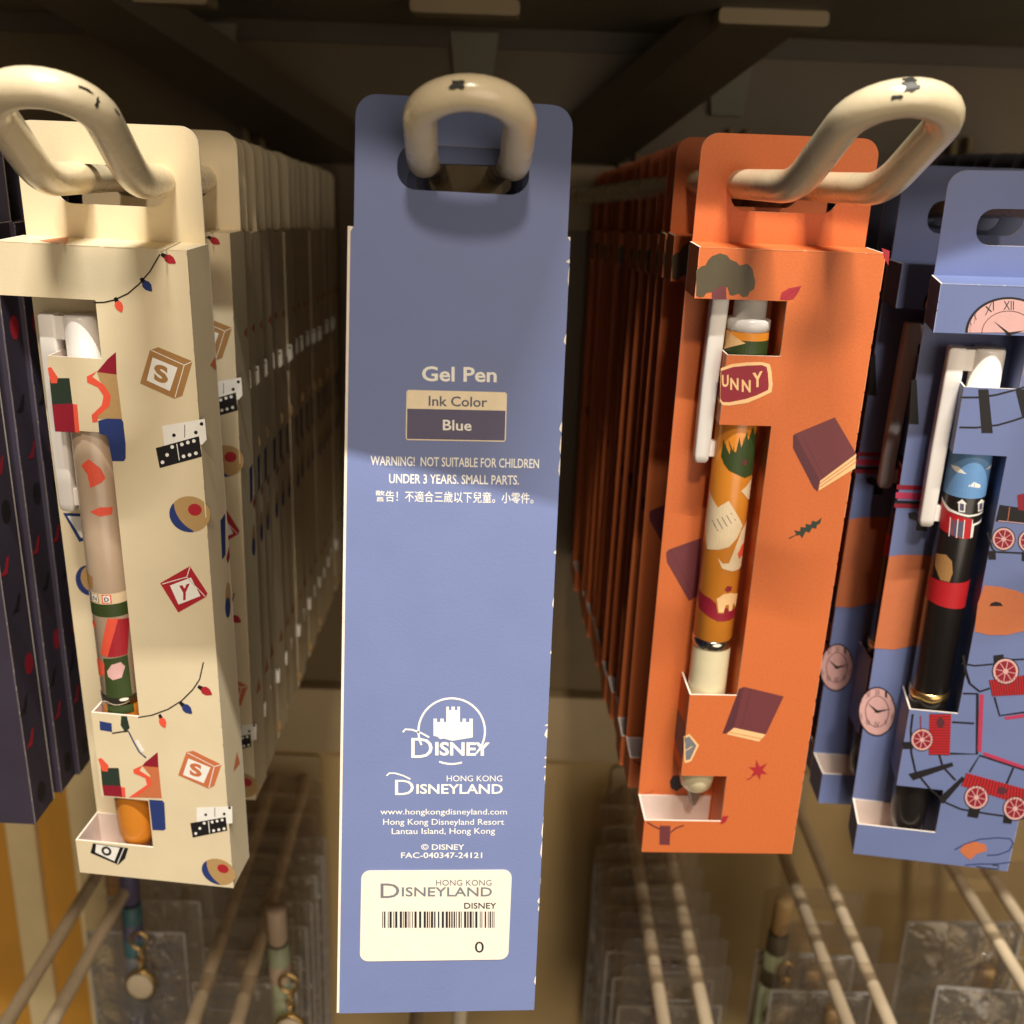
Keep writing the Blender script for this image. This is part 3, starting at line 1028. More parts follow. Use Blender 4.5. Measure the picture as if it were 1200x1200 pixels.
for k in range(6):
    a = -100 + k * 60
    rr_ = (13, 14, 11.5, 11, 10.5, 12.5)[k]
    star.append((cx + rr_ * math.cos(R(a)), cy + rr_ * math.sin(R(a))))
    star.append((cx + 5 * math.cos(R(a + 30)), cy + 5 * math.sin(R(a + 30))))
p.poly(star, 'i_red', 1)
p.line([(884, 907), (879, 912), (875, 913.5)], 1.6, 'i_red', 1)
p.poly(kb((430, 1003), (488, 1005), (484, 1108), (428, 1106)), 'i_plum', 1)
p.line(kb((362, 985), (395, 1005), (430, 1022)), 1.6, 'i_plum2', 1)
p.line(kb((488, 1040), (520, 1015), (560, 1002)), 1.6, 'i_plum2', 1)
p.poly(kb((765, 955), (803, 949), (785, 985), (757, 998)), 'i_red', 1)
p.poly(kb((590, 508), (642, 568), (600, 655), (568, 665), (562, 655), (560, 520)), 'i_page', 1)
p.poly(kb((588, 520), (628, 570), (594, 645), (570, 650), (565, 530)), 'i_grey', 2)
p.line(kb((566, 597), (580, 592), (606, 574)), 1.2, 'i_page', 3)
p.poly(k9((700, 868), (728, 885), (726, 940), (715, 905)) if False else [(1033, 290.5), (1042.5, 294), (1041, 311), (1037, 304)], 'i_leaf', 1)
p.build('printed_pattern', cO)
p = face_inner(mwO)
p.poly([(680 + a / 4.8, 500 + c / 4.8) for a, c in ((483, 710), (495, 692), (680, 625), (660, 950), (612, 980), (487, 760))], 'i_plum', 1)
p.line([(680 + a / 4.8, 500 + c / 4.8) for a, c in ((510, 700), (640, 955))], 0.8, 'i_plum2', 2)
p.poly(kb((483, 765), (500, 735), (545, 732), (560, 790), (520, 818), (490, 800)), 'i_black', 1)
p.line(kb((320, 838), (385, 822), (395, 815)), 0.6, 'i_maroon', 1)
p.build('printed_pattern', cO)
p = face_strap(mwO)
p.poly(k1((522, 830), (546, 782), (548, 978), (530, 940)), 'i_page', 1)
p.poly(k1((527, 840), (546, 795), (548, 962), (533, 930)), 'i_maroon', 2)
p.poly(kb((500, 390), (518, 355), (560, 440), (572, 520), (548, 640), (525, 590), (503, 470)), 'i_slate', 1)
p.build('printed_pattern', cO)


def art_honey(mb):
    g = pen_map(4.8, 680, 500, ((0, 865), (400, 820), (700, 785), (1000, 762), (1200, 742)), 126, 750, 45.6, 0.237)
    wrap(mb, g((750, 180), (762, 95), (795, 165), (800, 135), (830, 150), (850, 72), (862, 130), (895, 45), (905, 90), (935, 20), (950, 70), (985, 20), (985, 130), (975, 262), (940, 275), (890, 282), (840, 262), (790, 243), (765, 215)), 'i_forest', 1)
    rnd = random.Random(5)
    for k in range(12):
        a = 770 + k * 18
        wrap(mb, g((a, 200), (a + 14, 190), (a + rnd.uniform(-40, 30), 60 + rnd.random() * 60)), 'i_forest', 2)
    wrap(mb, [g((885 + 16 * math.cos(R(t)), 200 + 18 * math.sin(R(t))))[0] for t in range(0, 360, 40)], 'i_plum', 3)
    wrap(mb, g((698, 375), (732, 445), (792, 400), (888, 538), (850, 600), (800, 645), (740, 665), (675, 682), (660, 560)), 'i_cream', 1)
    for k in range(5):
        wrap(mb, g((700 + k * 26, 520 - k * 14), (704 + k * 26, 518 - k * 14), (735 + k * 26, 566 - k * 16), (731 + k * 26, 568 - k * 16)), 'i_slate', 2)
    wrap(mb, g((868, 350), (952, 285), (948, 418), (922, 405)), 'i_cream', 1)
    wrap(mb, g((730, 708), (762, 738), (800, 735), (830, 672), (880, 565), (935, 495), (935, 620), (915, 720), (905, 778), (830, 782), (760, 765)), 'i_cream', 1)
    wrap(mb, g((858, 690), (885, 650), (925, 625), (915, 700), (870, 722)), 'i_coral', 2)
    wrap(mb, g((640, 920), (700, 940), (732, 962), (745, 1018), (785, 1018), (792, 985), (812, 992), (818, 1012), (870, 1005), (885, 1045), (840, 1062), (750, 1062), (640, 1015)), 'i_maroon', 1)
    wrap(mb, g((735, 935), (780, 905), (830, 905), (885, 930), (870, 1000), (850, 965), (840, 1008), (820, 1008), (815, 970), (795, 970), (780, 1012), (750, 1010)), 'i_page', 2)
    wrap(mb, g((782, 880), (800, 862), (832, 868), (825, 892), (798, 896)), 'i_maroon', 2)
    h = pen_map(4.8, 730, 270, ((540, 702), (700, 685)), 126, 380, 126.8, 0.2)
    wrap(mb, h((540, 585), (830, 590), (830, 720), (540, 720)), 'i_forest', 0)
    wrap(mb, h((555, 548), (580, 545), (662, 600), (600, 625), (560, 660)), 'i_page', 1)


penO = make_pen('gel_pen', mwO, 18.5, 'p_cream', 'p_amber', art_honey)
tag(penO, 'amber gel pen with cream grip and printed pages inside the front orange carton', 'pen')


# ------------------------------------------------------------------ blue carton at the right edge
mwB = box_matrix(99.42, 249.35, -184.54, -9.43, 4.58, -1.21)
cB = carton('pen_carton', mwB, 'blue')
tag(cB, 'blue carton with clocks, rails and red wagons, frontmost at the right edge', 'pen carton')
k7 = lambda *a: sc(3.53, 960, 180, *a)
ks = lambda *a: sc(3.75, 940, 480, *a)
kt = lambda *a: sc(4.615, 940, 780, *a)


def clock(p, c, rx, ry, m='i_pink', a0=0, a1=360, hands=((-24, -12), (20, -3)), nums=(), rot=0):
    p.disc(c, rx, ry, 'i_black', 1, rot, 36, a0, a1)
    p.disc(c, rx * 0.94, ry * 0.94, m, 2, rot, 36, a0, a1)
    ring = [(c[0] + rx * 0.62 * math.cos(R(a)), c[1] + ry * 0.62 * math.sin(R(a))) for a in range(int(a0), int(a1) + 1, 12)]
    p.line(ring, 0.9, 'i_plum2', 3)
    for (s, ang) in nums:
        x, y = c[0] + rx * 0.78 * math.cos(R(ang)), c[1] + ry * 0.78 * math.sin(R(ang))
        wd, hh = rx * (0.13 if len(s) < 2 else 0.24), ry * 0.26
        cr, sr = math.cos(R(ang + 90)), math.sin(R(ang + 90))
        p.text(s, (x - wd / 2 * cr - hh / 2 * -sr, y - wd / 2 * sr + hh / 2 * cr), (x + wd / 2 * cr + hh / 2 * sr, y + wd / 2 * sr + hh / 2 * cr), hh, 'i_black', 3)
    for dx, dy in hands:
        n = math.hypot(dx, dy)
        nx, ny = -dy / n * 1.6, dx / n * 1.6
        p.poly([(c[0] + nx, c[1] + ny), (c[0] + dx, c[1] + dy), (c[0] - nx, c[1] - ny), (c[0] - dx * 0.2, c[1] - dy * 0.2)], 'i_black', 4)


ROM = (('XII', -90), ('I', -60), ('II', -30), ('III', 0), ('IIII', 30), ('V', 60), ('VI', 90), ('VII', 120), ('VIII', 150), ('IX', 180), ('X', -150), ('XI', -120))


def wheel(p, c, r, m='i_pink'):
    p.disc(c, r, r, 'i_black', 2, n=20)
    p.disc(c, r * 0.92, r * 0.92, m, 3, n=20)
    p.disc(c, r * 0.76, r * 0.76, 'i_maroon', 4, n=20)
    for k in range(8):
        a = R(k * 45 + 12)
        p.line([c, (c[0] + r * 0.72 * math.cos(a), c[1] + r * 0.72 * math.sin(a))], 0.9, m, 5)
    p.disc(c, r * 0.2, r * 0.2, m, 6, n=8)


def stripes(p, q, n, m='i_crimson'):
    a, b_, c, d = [Vector(x) for x in q]
    p.poly(q, m, 2)
    for k in range(n + 1):
        t = k / n
        p.line([tuple(a + (b_ - a) * t), tuple(d + (c - d) * t)], 0.9, 'i_black', 3)


p = face_front(mwB)
clock(p, (1182, 391), 51, 43, a0=182, a1=358, hands=((-18, -15), (20, -4)), nums=ROM[0:1] + (ROM[1], ROM[2]) + (('IX', 190), ROM[10], ROM[11]))
p.line(k7((585, 1008), (660, 1008), (730, 998), (800, 980), (850, 965)), 2.2, 'i_black', 1)
p.line(k7((580, 1132), (650, 1133), (740, 1122), (800, 1105), (860, 1085)), 2.2, 'i_black', 1)
p.poly(k7((658, 975), (700, 975), (718, 1155), (672, 1155)), 'i_black', 2)
p.poly(k7((812, 975), (850, 975), (870, 1090), (840, 1090)), 'i_black', 2)
p.poly(ks((868, 418), (965, 432), (1010, 438), (1010, 505), (850, 490)), 'i_black', 1)
p.line(ks((862, 488), (1010, 503)), 1.0, 'i_pink', 2)
p.line(ks((912, 428), (903, 492)), 0.9, 'i_clay', 2)
p.poly(ks((945, 375), (1010, 360), (1010, 450), (950, 440)), 'i_maroon', 2)
wheel(p, ks((885, 568))[0], 14)
wheel(p, ks((1000, 578))[0], 14)
p.line(ks((815, 540), (835, 610), (850, 625), (1010, 632)), 2.2, 'i_black', 1)
p.poly(ks((820, 620), (850, 620), (852, 658), (818, 658)), 'i_black', 2)
p.poly(ks((965, 625), (995, 625), (997, 665), (965, 665)), 'i_black', 2)
p.poly(ks((800, 772), (870, 778), (940, 795), (1000, 820), (1020, 850), (1010, 930), (975, 972), (900, 990), (820, 990), (757, 975), (772, 850)), 'i_clay', 1)
p.poly(ks((822, 863), (830, 850), (850, 843), (872, 848), (883, 863)), 'i_black', 2)
p.line(ks((700, 1115), (760, 1125), (840, 1118), (880, 1100), (1010, 1095)), 2.2, 'i_black', 1)
p.line(ks((708, 1080), (720, 1150), (735, 1200)), 3.0, 'i_black', 1)
p.poly(ks((840, 1080), (885, 1075), (888, 1115), (843, 1120)), 'i_black', 2)
wheel(p, kt((1100, 30))[0], 16)
stripes(p, kt((1012, 78), (1210, 50), (1215, 155), (1030, 165)), 14)
p.line(kt((1040, 170), (1068, 270), (1210, 250)), 2.4, 'i_black', 1)
p.poly(kt((1090, 278), (1210, 258), (1210, 278), (1105, 292)), 'i_rose', 1)
p.line(kt((880, 20), (905, 95), (960, 140), (1015, 122)), 2.8, 'i_black', 1)
# standing wagon
p.line(kt((598, 262), (588, 345), (590, 470), (612, 570), (690, 665), (780, 742), (860, 776), (1000, 800), (1200, 828)), 2.6, 'i_black', 1)
p.line(kt((738, 470), (760, 545), (830, 620)), 2.6, 'i_black', 1)
p.line(kt((810, 305), (930, 312)), 2.6, 'i_black', 1)
p.line(kt((800, 475), (945, 478), (948, 150)), 3.0, 'i_black', 1)
p.line(kt((870, 150), (948, 152)), 2.4, 'i_black', 1)
p.poly(kt((960, 155), (983, 155), (970, 468), (946, 462)), 'i_rose', 1)
wheel(p, kt((648, 400))[0], 13.5)
p.line(kt((640, 270), (642, 350)), 1.4, 'i_maroon', 3)
stripes(p, kt((688, 262), (684, 480), (798, 482), (806, 262)), 15)
p.disc(kt((748, 308))[0], 4.8, 6.2, 'i_plum2', 4)
p.poly(kt((575, 585), (812, 522), (818, 542), (600, 620)), 'i_black', 2)
p.poly(kt((545, 412), (600, 412), (600, 450), (545, 450)), 'i_black', 2)
p.poly(kt((865, 598), (880, 612), (765, 745), (748, 740), (738, 715), (800, 660)), 'i_black', 2)
p.poly(kt((905, 762), (965, 770), (950, 825), (892, 815)), 'i_black', 2)
p.poly(kt((1090, 815), (1140, 820), (1132, 855), (1085, 850)), 'i_black', 2)
# lying wagon
p.poly(kt((975, 472), (990, 468), (1210, 545), (1210, 568), (985, 486)), 'i_rose', 1)
p.line(kt((905, 575), (960, 485), (1205, 565)), 2.6, 'i_black', 1)
p.line(kt((1142, 552), (1105, 640)), 2.6, 'i_black', 1)
wheel(p, kt((942, 712))[0], 14.5)
wheel(p, kt((1152, 772))[0], 14.5)
stripes(p, kt((890, 580), (1210, 668), (1205, 758), (862, 650)), 20)
p.disc(kt((1080, 675))[0], 6, 4.5, 'i_plum2', 4)
p.line(kt((825, 995), (880, 965), (960, 938), (1060, 930), (1125, 935), (1142, 960), (1120, 1000), (1060, 1022), (1000, 1025)), 1.5, 'i_navy', 2)
p.poly(kt((850, 1000), (880, 960), (930, 950), (990, 965), (1000, 1000), (940, 1020), (910, 1050), (880, 1030)), 'i_clay', 1)
p.line(kt((880, 1078), (960, 1072), (1050, 1072), (1130, 1062)), 1.5, 'i_navy', 2)
p.line(kt((940, 1085), (1000, 1095), (1060, 1100), (1062, 1080), (1030, 1078)), 1.4, 'i_black', 2)
p.build('printed_pattern', cB)
p = face_inner(mwB)
p.poly(k7((382, 935), (403, 935), (412, 1120), (372, 1118)), 'i_black', 1)
p.poly(ks((417, 330), (560, 336), (560, 355), (415, 350)), 'i_maroon', 1)
p.poly(ks((413, 362), (560, 368), (560, 398), (410, 390)), 'i_rose', 1)
p.poly(ks((408, 398), (560, 405), (560, 418), (406, 412)), 'i_black', 1)
p.poly(ks((406, 412), (560, 418), (560, 436), (404, 430)), 'i_maroon', 1)
p.poly(ks((465, 455), (495, 448), (520, 470), (548, 505), (548, 535), (500, 530), (505, 490), (470, 478)), 'i_black', 1)
p.poly(ks((382, 645), (440, 637), (575, 640), (570, 900), (500, 1035), (400, 1055), (317, 1048)), 'i_amber' if False else 'i_clay', 1)
clock(p, kt((405, 248))[0], 22, 29, hands=((-11, -10), (17, -3)), nums=ROM, rot=0)
p.build('printed_pattern', cB)


def art_station(mb):
    g = pen_map(3.75, 940, 480, ((200, 737), (350, 718), (700, 660), (1000, 600), (1200, 570)), 99, 808, 45.6, 0.244)
    zz = lambda v: g((700, v))[0][1]
    band(mb, zz(345), 125.6, 'i_sky')
    for pts in (((640, 228), (670, 225), (705, 248), (660, 248)), ((712, 295), (740, 276), (772, 290), (770, 302)), ((790, 230), (830, 210), (835, 230))):
        wrap(mb, g(*pts), 'i_white', 1)
    for c, v in ((690, 350), (783, 350)):
        wrap(mb, g((c - 22, v + 18), (c, v), (c + 22, v + 18), (c + 16, v + 18), (c + 14, v + 52), (c - 14, v + 52), (c - 16, v + 18)), 'i_white', 1)
        wrap(mb, g((c - 9, v + 18), (c + 9, v + 18), (c + 9, v + 46), (c - 9, v + 46)), 'i_slate', 2)
    wrap(mb, g((600, 365), (640, 398), (720, 412), (810, 405), (812, 412), (720, 420), (630, 408), (600, 378)), 'i_white', 1)
    wrap(mb, g((600, 380), (640, 412), (720, 425), (740, 428), (740, 512), (680, 510), (600, 490)), 'i_crimson', 1)
    wrap(mb, g((650, 438), (700, 440), (698, 508), (640, 502)), 'i_slate', 2)
    for u in (640, 672, 702, 740):
        wrap(mb, g((u, 432), (u + 4, 432), (u - 2, 510), (u - 6, 510)), 'i_white', 3)
    wrap(mb, g((742, 450), (800, 440), (796, 452), (752, 458), (746, 508), (738, 508)), 'i_white', 2)
    wrap(mb, g((545, 705), (760, 700), (750, 828), (530, 800)), 'i_crimson', 1)
    wrap(mb, g((585, 600), (625, 588), (650, 610), (655, 660), (640, 700), (600, 700), (580, 650)), 'i_brown', 1)


penB = make_pen('gel_pen', mwB, 8, 'p_black', 'p_black', art_station, 'gold')
tag(penB, 'black gel pen with a printed station and sky inside the front blue carton', 'pen')


# ------------------------------------------------------------------ rows of cartons packed behind
def copy_rec(o, parent=None):
    c = o.copy()
    COL.objects.link(c)
    if parent:
        c.parent = parent
    for ch in list(KIDS.get(o.name, ())):
        copy_rec(ch, c)
    return c


KIDS = {}
for o in bpy.data.objects:
    if o.parent:
        KIDS.setdefault(o.parent.name, []).append(o)


def row(src, n, x0, y0, z0, pitch, slope, lab, grp, yaw=0.0, jit=1.0, reverse=False, tx=1.0, seed=1, first=0, sink=0.0):
    rnd = random.Random(seed)
    for k in range(n):
        y = y0 + pitch * (k + (rnd.uniform(-0.12, 0.12) if k else 0))
        mw = box_matrix(x0 + slope * (y - y0) + rnd.uniform(-0.5, 0.5) * jit, y, z0 - sink * (y - y0) + rnd.uniform(-0.2, 0.2), yaw + rnd.uniform(-0.9, 0.9) * jit, tx + rnd.uniform(-0.3, 0.3), rnd.uniform(-0.35, 0.35) * jit, reverse)
        c = copy_rec(src)
        c.matrix_world = mw
        tag(c, lab.replace('@', ORD[first + k]), 'pen carton', grp)


row(cC, 16, -115.5, 268.6, -181.2, 13.2, -0.044, '@ cream carton of its row, counted from the front one', 'cream cartons packed in a row', yaw=-0.5, seed=2, sink=0.05, jit=1.4)
row(cO, 14, 39.0, 277.5, -178.4, 15.0, -0.044, '@ orange carton of its row, counted from the front one', 'orange cartons packed in a row', yaw=1.5, seed=3, jit=1.5, sink=0.05)
row(cR, 9, -31.5, 223, -178.5, 13.4, -0.05, '@ carton on the middle hook, hidden behind the one turned back to front', 'periwinkle cartons on the middle hook', reverse=True, seed=4)
# second blue carton and those behind it
fb = ray(961.7, 945.8) ; fb = fb * (-183.5 / fb.z)
cB2 = copy_rec(cB)
cB2.matrix_world = box_matrix(fb.x, fb.y, -183.5, -1.5, 1.2, 0.2)
tag(cB2, 'shaded blue carton between the orange carton and the front blue carton, its pen clip showing', 'pen carton')
penB2 = copy_rec(penB)
ax_, ay_ = pen_axis()
penB2.matrix_world = cB2.matrix_world @ Matrix.Translation(Vector((ax_, ay_, 8)) * MM)
tag(penB2, 'shaded gel pen whose grey clip shows beside the orange carton', 'pen')
row(cB, 11, fb.x + 1.5, fb.y + 17, -183, 14.0, -0.03, '@ blue carton of its row, counted from the front one', 'blue cartons packed in a row', yaw=-1, seed=5, first=1)

# plum cartons: left edge and far right
mwP = box_matrix(-260, 262, -180, 0, 1, 0)
cP = carton('pen_carton', mwP, 'plum')
p = face_right(mwP)
p.mb = MB()
rnd = random.Random(9)
for k in range(11):
    a, z = rnd.uniform(3, 9), 8 + k * 14 + rnd.uniform(-4, 4)
    m = ('i_black', 'i_leaf', 'i_black', 'i_maroon')[k % 4]
    if k % 3 == 0:
        p.poly([(a + 2.4 * math.cos(R(t)), z + 3.2 * math.sin(R(t))) for t in range(0, 360, 30)], m, 1, True)
    else:
        p.poly([(a - 3, z - 1), (a - 0.5, z + 0.2), (a + 1, z + 2.6), (a + 2.6, z + 3), (a + 1.4, z + 0.4), (a + 0.4, z - 1.6)], m, 1, True)
p.build('printed_pattern', cP)
KIDS = {}
for o in bpy.data.objects:
    if o.parent:
        KIDS.setdefault(o.parent.name, []).append(o)
f0 = ray(38, 970); f0 = f0 * (-181 / f0.z)
cP.matrix_world = box_matrix(f0.x - W, f0.y, -181, -1, 1.5, 0.0)
tag(cP, 'dark plum carton at the left edge, frontmost and lowest of its row', 'pen carton')
for k, (u, v) in enumerate(((70, 932), (91, 911), (106, 893))):
    f = ray(u, v); f = f * (-181 / f.z)
    c = copy_rec(cP)
    c.matrix_world = box_matrix(f.x - W, f.y, -181, -0.5 + k * 0.4, 1.2, 0.0)
    tag(c, ORD[k] + ' dark plum carton of the row at the left edge', 'pen carton', 'plum cartons packed in a row')
row(cP, 11, f.x - W, f.y + 14, -181, 14, -0.044, '@ dark plum carton of the row at the left edge', 'plum cartons packed in a row', seed=6, first=3)
row(cP, 9, 178, 322, -175.5, 17, -0.03, '@ plum carton of the far right row, its rounded tab above the blue carton', 'plum cartons at the far right', seed=7)


# ------------------------------------------------------------------ lower hooks with clear packs
ZL = -320.0


def lower_hook(x, yend, slope, lab, rad=2.9, s=8.5):
    L = WY - 4 - yend
    root = tag(empty('loop_hook', Matrix.Translation(Vector((x - slope * L, WY - 4, ZL)) * MM)), lab, 'hook', 'loop hooks of the lower row')
    q = Vector((slope * L, -L, 0))
    f = q.normalized()
    d = f * math.cos(R(30)) + Z * math.sin(R(30))
    full = []
    for sg in (-1, 1):
        base = X * s * sg
        side = [base + q * k / 10 for k in range(10)] + bez(base + q - f * 8, base + q, base + q + d * 8)
        full.append(side)
    arc = [q + d * 18 + X * (-s * math.cos(t)) + d * (s * math.sin(t)) for t in [math.pi * k / 14 for k in range(15)]]
    b = MB(); b.tube(full[0] + arc + full[1][::-1], rad, 'rodgrey', 14); b.build('rod', root)
    b = MB(); b.sheet(rrect(-s - 8, s + 8, -14, 14, 3, 4), [], Vector((0, 1.2, 0)), X, Z, -Y, 2.4, 'rail', 'rail', 'rail'); b.build('mounting_plate', root)


lower_hook(-179.5, 205, 0.0, 'lower pair of hook rods below the cream carton, running to the bottom left corner')
lower_hook(-103.5, 205, 0.042, 'lower pair of hook rods between the cream and periwinkle cartons')
lower_hook(-22, 215, 0.0, 'lower hook hidden behind the periwinkle carton')
lower_hook(76, 225, 0.0, 'lower hook under the left half of the orange carton, mostly inside clear packs')
lower_hook(150, 225, 0.0, 'lower pair of hook rods poking through a clear pack flap below the blue cartons')
lower_hook(232, 225, 0.0, 'lower hook at the bottom right corner inside crinkled bags')


def make_pack(mw, wd=45, h=150, thick=10, seed=0, crinkle=1.0):
    rnd = random.Random(seed)
    root = empty('clear_pack', mw)
    # body: two bowed sheets of film, wrinkled
    nx, nz = 8, 18
    for s in (-1, 1):
        b = MB()
        rows = []
        for j in range(nz + 1):
            t = j / nz
            z = -22 - (h - 22) * t
            bow = thick / 2 * (math.sin(math.pi * min(1, t * 1.15 + 0.02)) ** 0.5 if 0 < t < 0.86 else max(0.0, 1 - (t - 0.86) / 0.14) if t > 0.5 else 0)
            r = []
            for i in range(nx + 1):
                a = i / nx * 2 - 1
                y = s * (0.15 + bow * (1 - a * a) ** 0.6 + rnd.uniform(-0.5, 0.5) * crinkle * (1 - a * a))
                r.append((a * wd / 2, y, z))
            rows.append(r)
        b.grid(rows, 'crinkled' if crinkle > 2 else 'clear')
        b.build('film', root)
    b = MB()
    flap = rrect(-wd / 2, wd / 2, -22, 14, 3, 4, (0, 0, 1, 1))
    b.sheet(flap, [rrect(-13, 13, -3.6, 3.6, 3.4, 6)], Vector((0, -0.1, 0)), X, Z, -Y, 0.35, 'film', 'film', 'weld')
    b.build('hanging_flap', root)
    b = MB()
    for s in (-1, 1):
        b.box(s * wd / 2 - 0.45, s * wd / 2 + 0.45, -0.25, 0.25, -h, -22.2, 'weld')
    b.box(-wd / 2, wd / 2, -0.3, 0.3, -22.4, -21.5, 'weld')
    b.build('weld_seam', root)
    # painted glints: pale raised creases standing in for highlights on the film
    b = MB()
    for k in range(16):
        a = rnd.uniform(-0.42, 0.42) * wd
        z = rnd.uniform(-h * 0.95, -26)
        ln = rnd.uniform(3, 11)
        yy = -thick / 2 * (1 - (2 * a / wd) ** 2) ** 0.6 - 0.4
        sl = rnd.uniform(-0.5, 0.5)
        b.tube([(a, yy, z), (a + sl * ln * 0.5, yy - 0.4, z + ln / 2), (a + sl * ln + rnd.uniform(-1, 1), yy, z + ln)], [0.08, 0.3, 0.06], 'weld', 6)
    b.build('crease_glint', root)
    return root


def at(x, y, rz=0, dz=0, tx=0):
    return Matrix.Translation(Vector((x, y, ZL - 3 + 3.0 + dz)) * MM) @ Matrix.Rotation(R(rz), 4, 'Z') @ Matrix.Rotation(R(tx), 4, 'X')


packs = [make_pack(at(0, 0), seed=k) for k in range(3)]
big = make_pack(at(0, 0), wd=58, h=170, thick=26, seed=11, crinkle=3.0)
KIDS = {}
for o in bpy.data.objects:
    if o.parent:
        KIDS.setdefault(o.parent.name, []).append(o)
used = set()


def put_pack(src, mw, lab, grp):
    if src.name in used:
        c = copy_rec(src)
    else:
        c = src; used.add(src.name)
    c.matrix_world = mw
    tag(c, lab, 'clear pack', grp)
    return c


rnd = random.Random(21)


def packrow(x, ys, slope, front_lab, rest_lab, grp, src=None):
    for k, y in enumerate(ys):
        s = src or packs[k % 3]
        xx = x + slope * (ys[0] - y) + rnd.uniform(-1.2, 1.2)
        put_pack(s, at(xx, y, rnd.uniform(-4, 4), -3.0, rnd.uniform(-1.5, 1.5)), front_lab if k == 0 else rest_lab.replace('@', ORD[k - 1]), grp)


packrow(-168, [402, 425, 440, 456, 470], 0, 'clear pack below the cream carton holding a teal pen with a gold charm', '@ clear pack of the row below the cream carton', 'clear packs below the cream carton')
packrow(-110, [338, 372, 392, 410, 428, 446, 464, 480], 0.04, 'clear pack whose flap spans the rods left of the periwinkle carton', '@ clear pack of the row left of the periwinkle carton', 'clear packs left of the periwinkle carton')
packrow(76, [352, 368, 384, 400, 416, 432, 448, 464, 480], 0.02, 'clear pack at the front of the stack below the orange carton', '@ clear pack of the stack below the orange carton', 'clear packs below the orange carton')
packrow(146, [357, 380, 404], 0.0, 'clear pack flap with two rods poking through at the bottom right', '@ clear pack behind the flap at the bottom right', 'clear packs below the blue cartons')
packrow(230, [345, 385, 430], 0.0, 'large crinkled clear bag at the bottom right corner', '@ crinkled clear bag behind the bottom right one', 'crinkled clear bags at the right', big)


def charm_pen(x, y, z, lean, cols, lab, lab2, charm=True):
    mw = Matrix.Translation(Vector((x, y, z)) * MM) @ Matrix.Rotation(R(lean), 4, 'Y')
    root = tag(empty('charm_pen', mw), lab, 'pen', 'charm pens in clear packs')
    b = MB(); b.lathe([(0, 0), (3.6, 0.2), (4.2, 2), (4.2, 17), (3.6, 18.4), (0, 18.6)], 0, 0, cols[0]); b.build('cap', root)
    z0 = 0
    segs = [(-10, cols[1]), (-19, cols[2]), (-28, cols[1]), (-62, cols[3]), (-110, cols[0])]
    b = MB()
    for z1, m in segs:
        b.lathe([(4.6, z1 + 0.1), (4.6, z0 - 0.1), (4.3, z0)], 0, 0, m)
        z0 = z1
    b.build('barrel', root)
    if charm:
        b = MB()
        ring = [(5 + 4 * math.cos(R(a)), -6, -16 + 4.6 * math.sin(R(a))) for a in range(0, 361, 18)]
        b.tube(ring, 0.8, 'gold', 8, False)
        b.build('ring', root)
        b = MB()
        for k in range(3):
            c = (5, -6.4, -23 - 3.2 * k)
            lk = [(c[0] + (1.5 * math.cos(R(a)) if k % 2 else 0.2), c[1] + (0 if k % 2 else 1.5 * math.cos(R(a))), c[2] + 2.2 * math.sin(R(a))) for a in range(0, 361, 30)]
            b.tube(lk, 0.45, 'gold', 6, False)
        b.build('chain', root)
        b = MB()
        # plain puffed oval charm with a raised rim
        prof = [(0, 1.6), (3.5, 1.4), (6, 0.8), (6.6, 1.3), (7.2, 1.0), (7.2, -1), (0, -1)]
        rows = [[(5 + r * math.cos(t), -8 - q, -39 + r * 1.15 * math.sin(t)) for t in [2 * math.pi * k / 20 for k in range(20)]] for r, q in prof]
        b.grid(rows, 'gold', closed=True)
        b.grid([[(p_[0], p_[1] - 0.5, p_[2]) for p_ in r_] for r_ in rows[:3]], 'i_pearl', closed=True)
        b.build('charm', root)
    return root


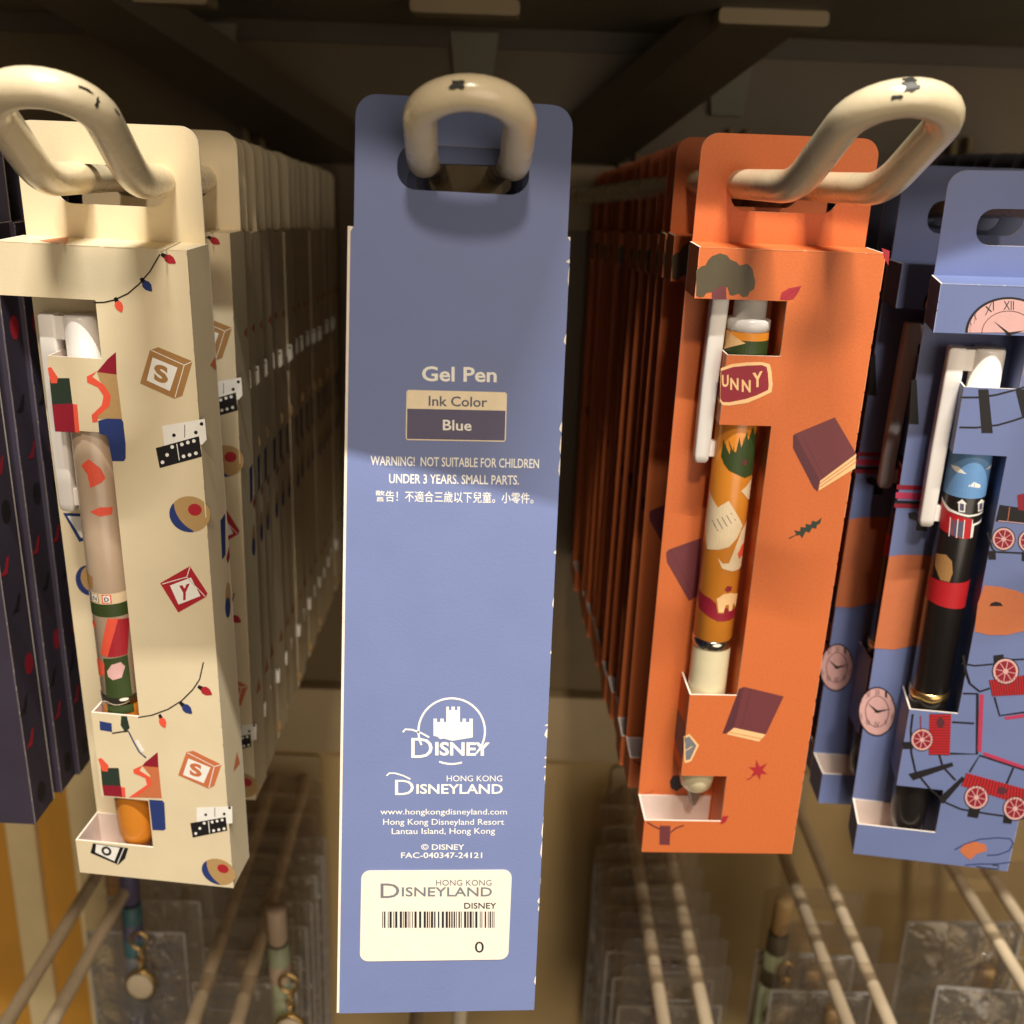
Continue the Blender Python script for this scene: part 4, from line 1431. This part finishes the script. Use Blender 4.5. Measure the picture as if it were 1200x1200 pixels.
u = unpx(150, 1065, 398)
charm_pen(u.x, 402, u.z, 1, ('i_dusk', 'i_teal', 'i_slate', 'i_grey'), 'teal and navy pen with a gold charm in the clear pack below the cream carton', '')
u = unpx(326, 1105, 372)
charm_pen(u.x, 372, u.z, -1, ('i_beige', 'i_sage', 'i_beige', 'i_sage'), 'pale pen with a gold chain in the clear pack beside the periwinkle carton', '')
u = unpx(915, 1100, 392)
charm_pen(u.x, 396, u.z, 2, ('i_tan', 'i_olive', 'i_sage', 'i_sage'), 'pale green pen with a gold charm in the clear pack below the orange carton', '')

rnd = random.Random(8)
for k, y in enumerate((370, 386, 402, 418, 434, 450, 466)):
    charm_pen(76 + rnd.uniform(-7, 5), y, ZL - 46 + rnd.uniform(-3, 3), rnd.uniform(-2, 3), (('i_plum', 'i_beige', 'i_plum2', 'i_clay'), ('i_beige', 'i_plum', 'i_sage', 'i_plum2'))[k % 2],
              ORD[k] + ' brownish pen from the front in the stack of clear packs below the orange carton', '', k < 4)
for k, y in enumerate((394, 412, 430, 448)):
    charm_pen(-110 + (y - 338) * -0.04 + rnd.uniform(-5, 5), y, ZL - 46, rnd.uniform(-2, 2), ('i_beige', 'i_sage', 'i_tan', 'i_beige'),
              ORD[k] + ' beige pen in the clear packs left of the periwinkle carton', '', k < 2)
for k, (x, y) in enumerate(((150, 372), (146, 396), (228, 400))):
    charm_pen(x, y, ZL - 44, rnd.uniform(-2, 2), ('i_tan', 'i_beige', 'i_sage', 'i_beige'),
              ('pale pen in the clear pack whose flap has rods poking through', 'pale pen behind the flap at the bottom right', 'pale pen in the crinkled bags at the bottom right corner')[k], '', True)

# ------------------------------------------------------------------ unseen plate added over the middle hook to shade the periwinkle carton
root = tag(empty('shade_plate', Matrix.Translation(Vector((-14, 148.5, 60)) * MM) @ Matrix.Rotation(R(-3), 4, 'Z')), 'unseen flat plate added above the middle hook to cast shade', 'shade plate')
b = MB(); b.sheet(rrect(-48, 40, 0, 90, 4, 4), [], Vector((0, 0, 0)), X, Y, -Z, 3, 'shelf', 'shelf', 'shelf'); b.build('plate', root)
b = MB(); b.box(-48, 40, -3.2, -0.2, 0, 12, 'rail'); b.build('front_lip', root)
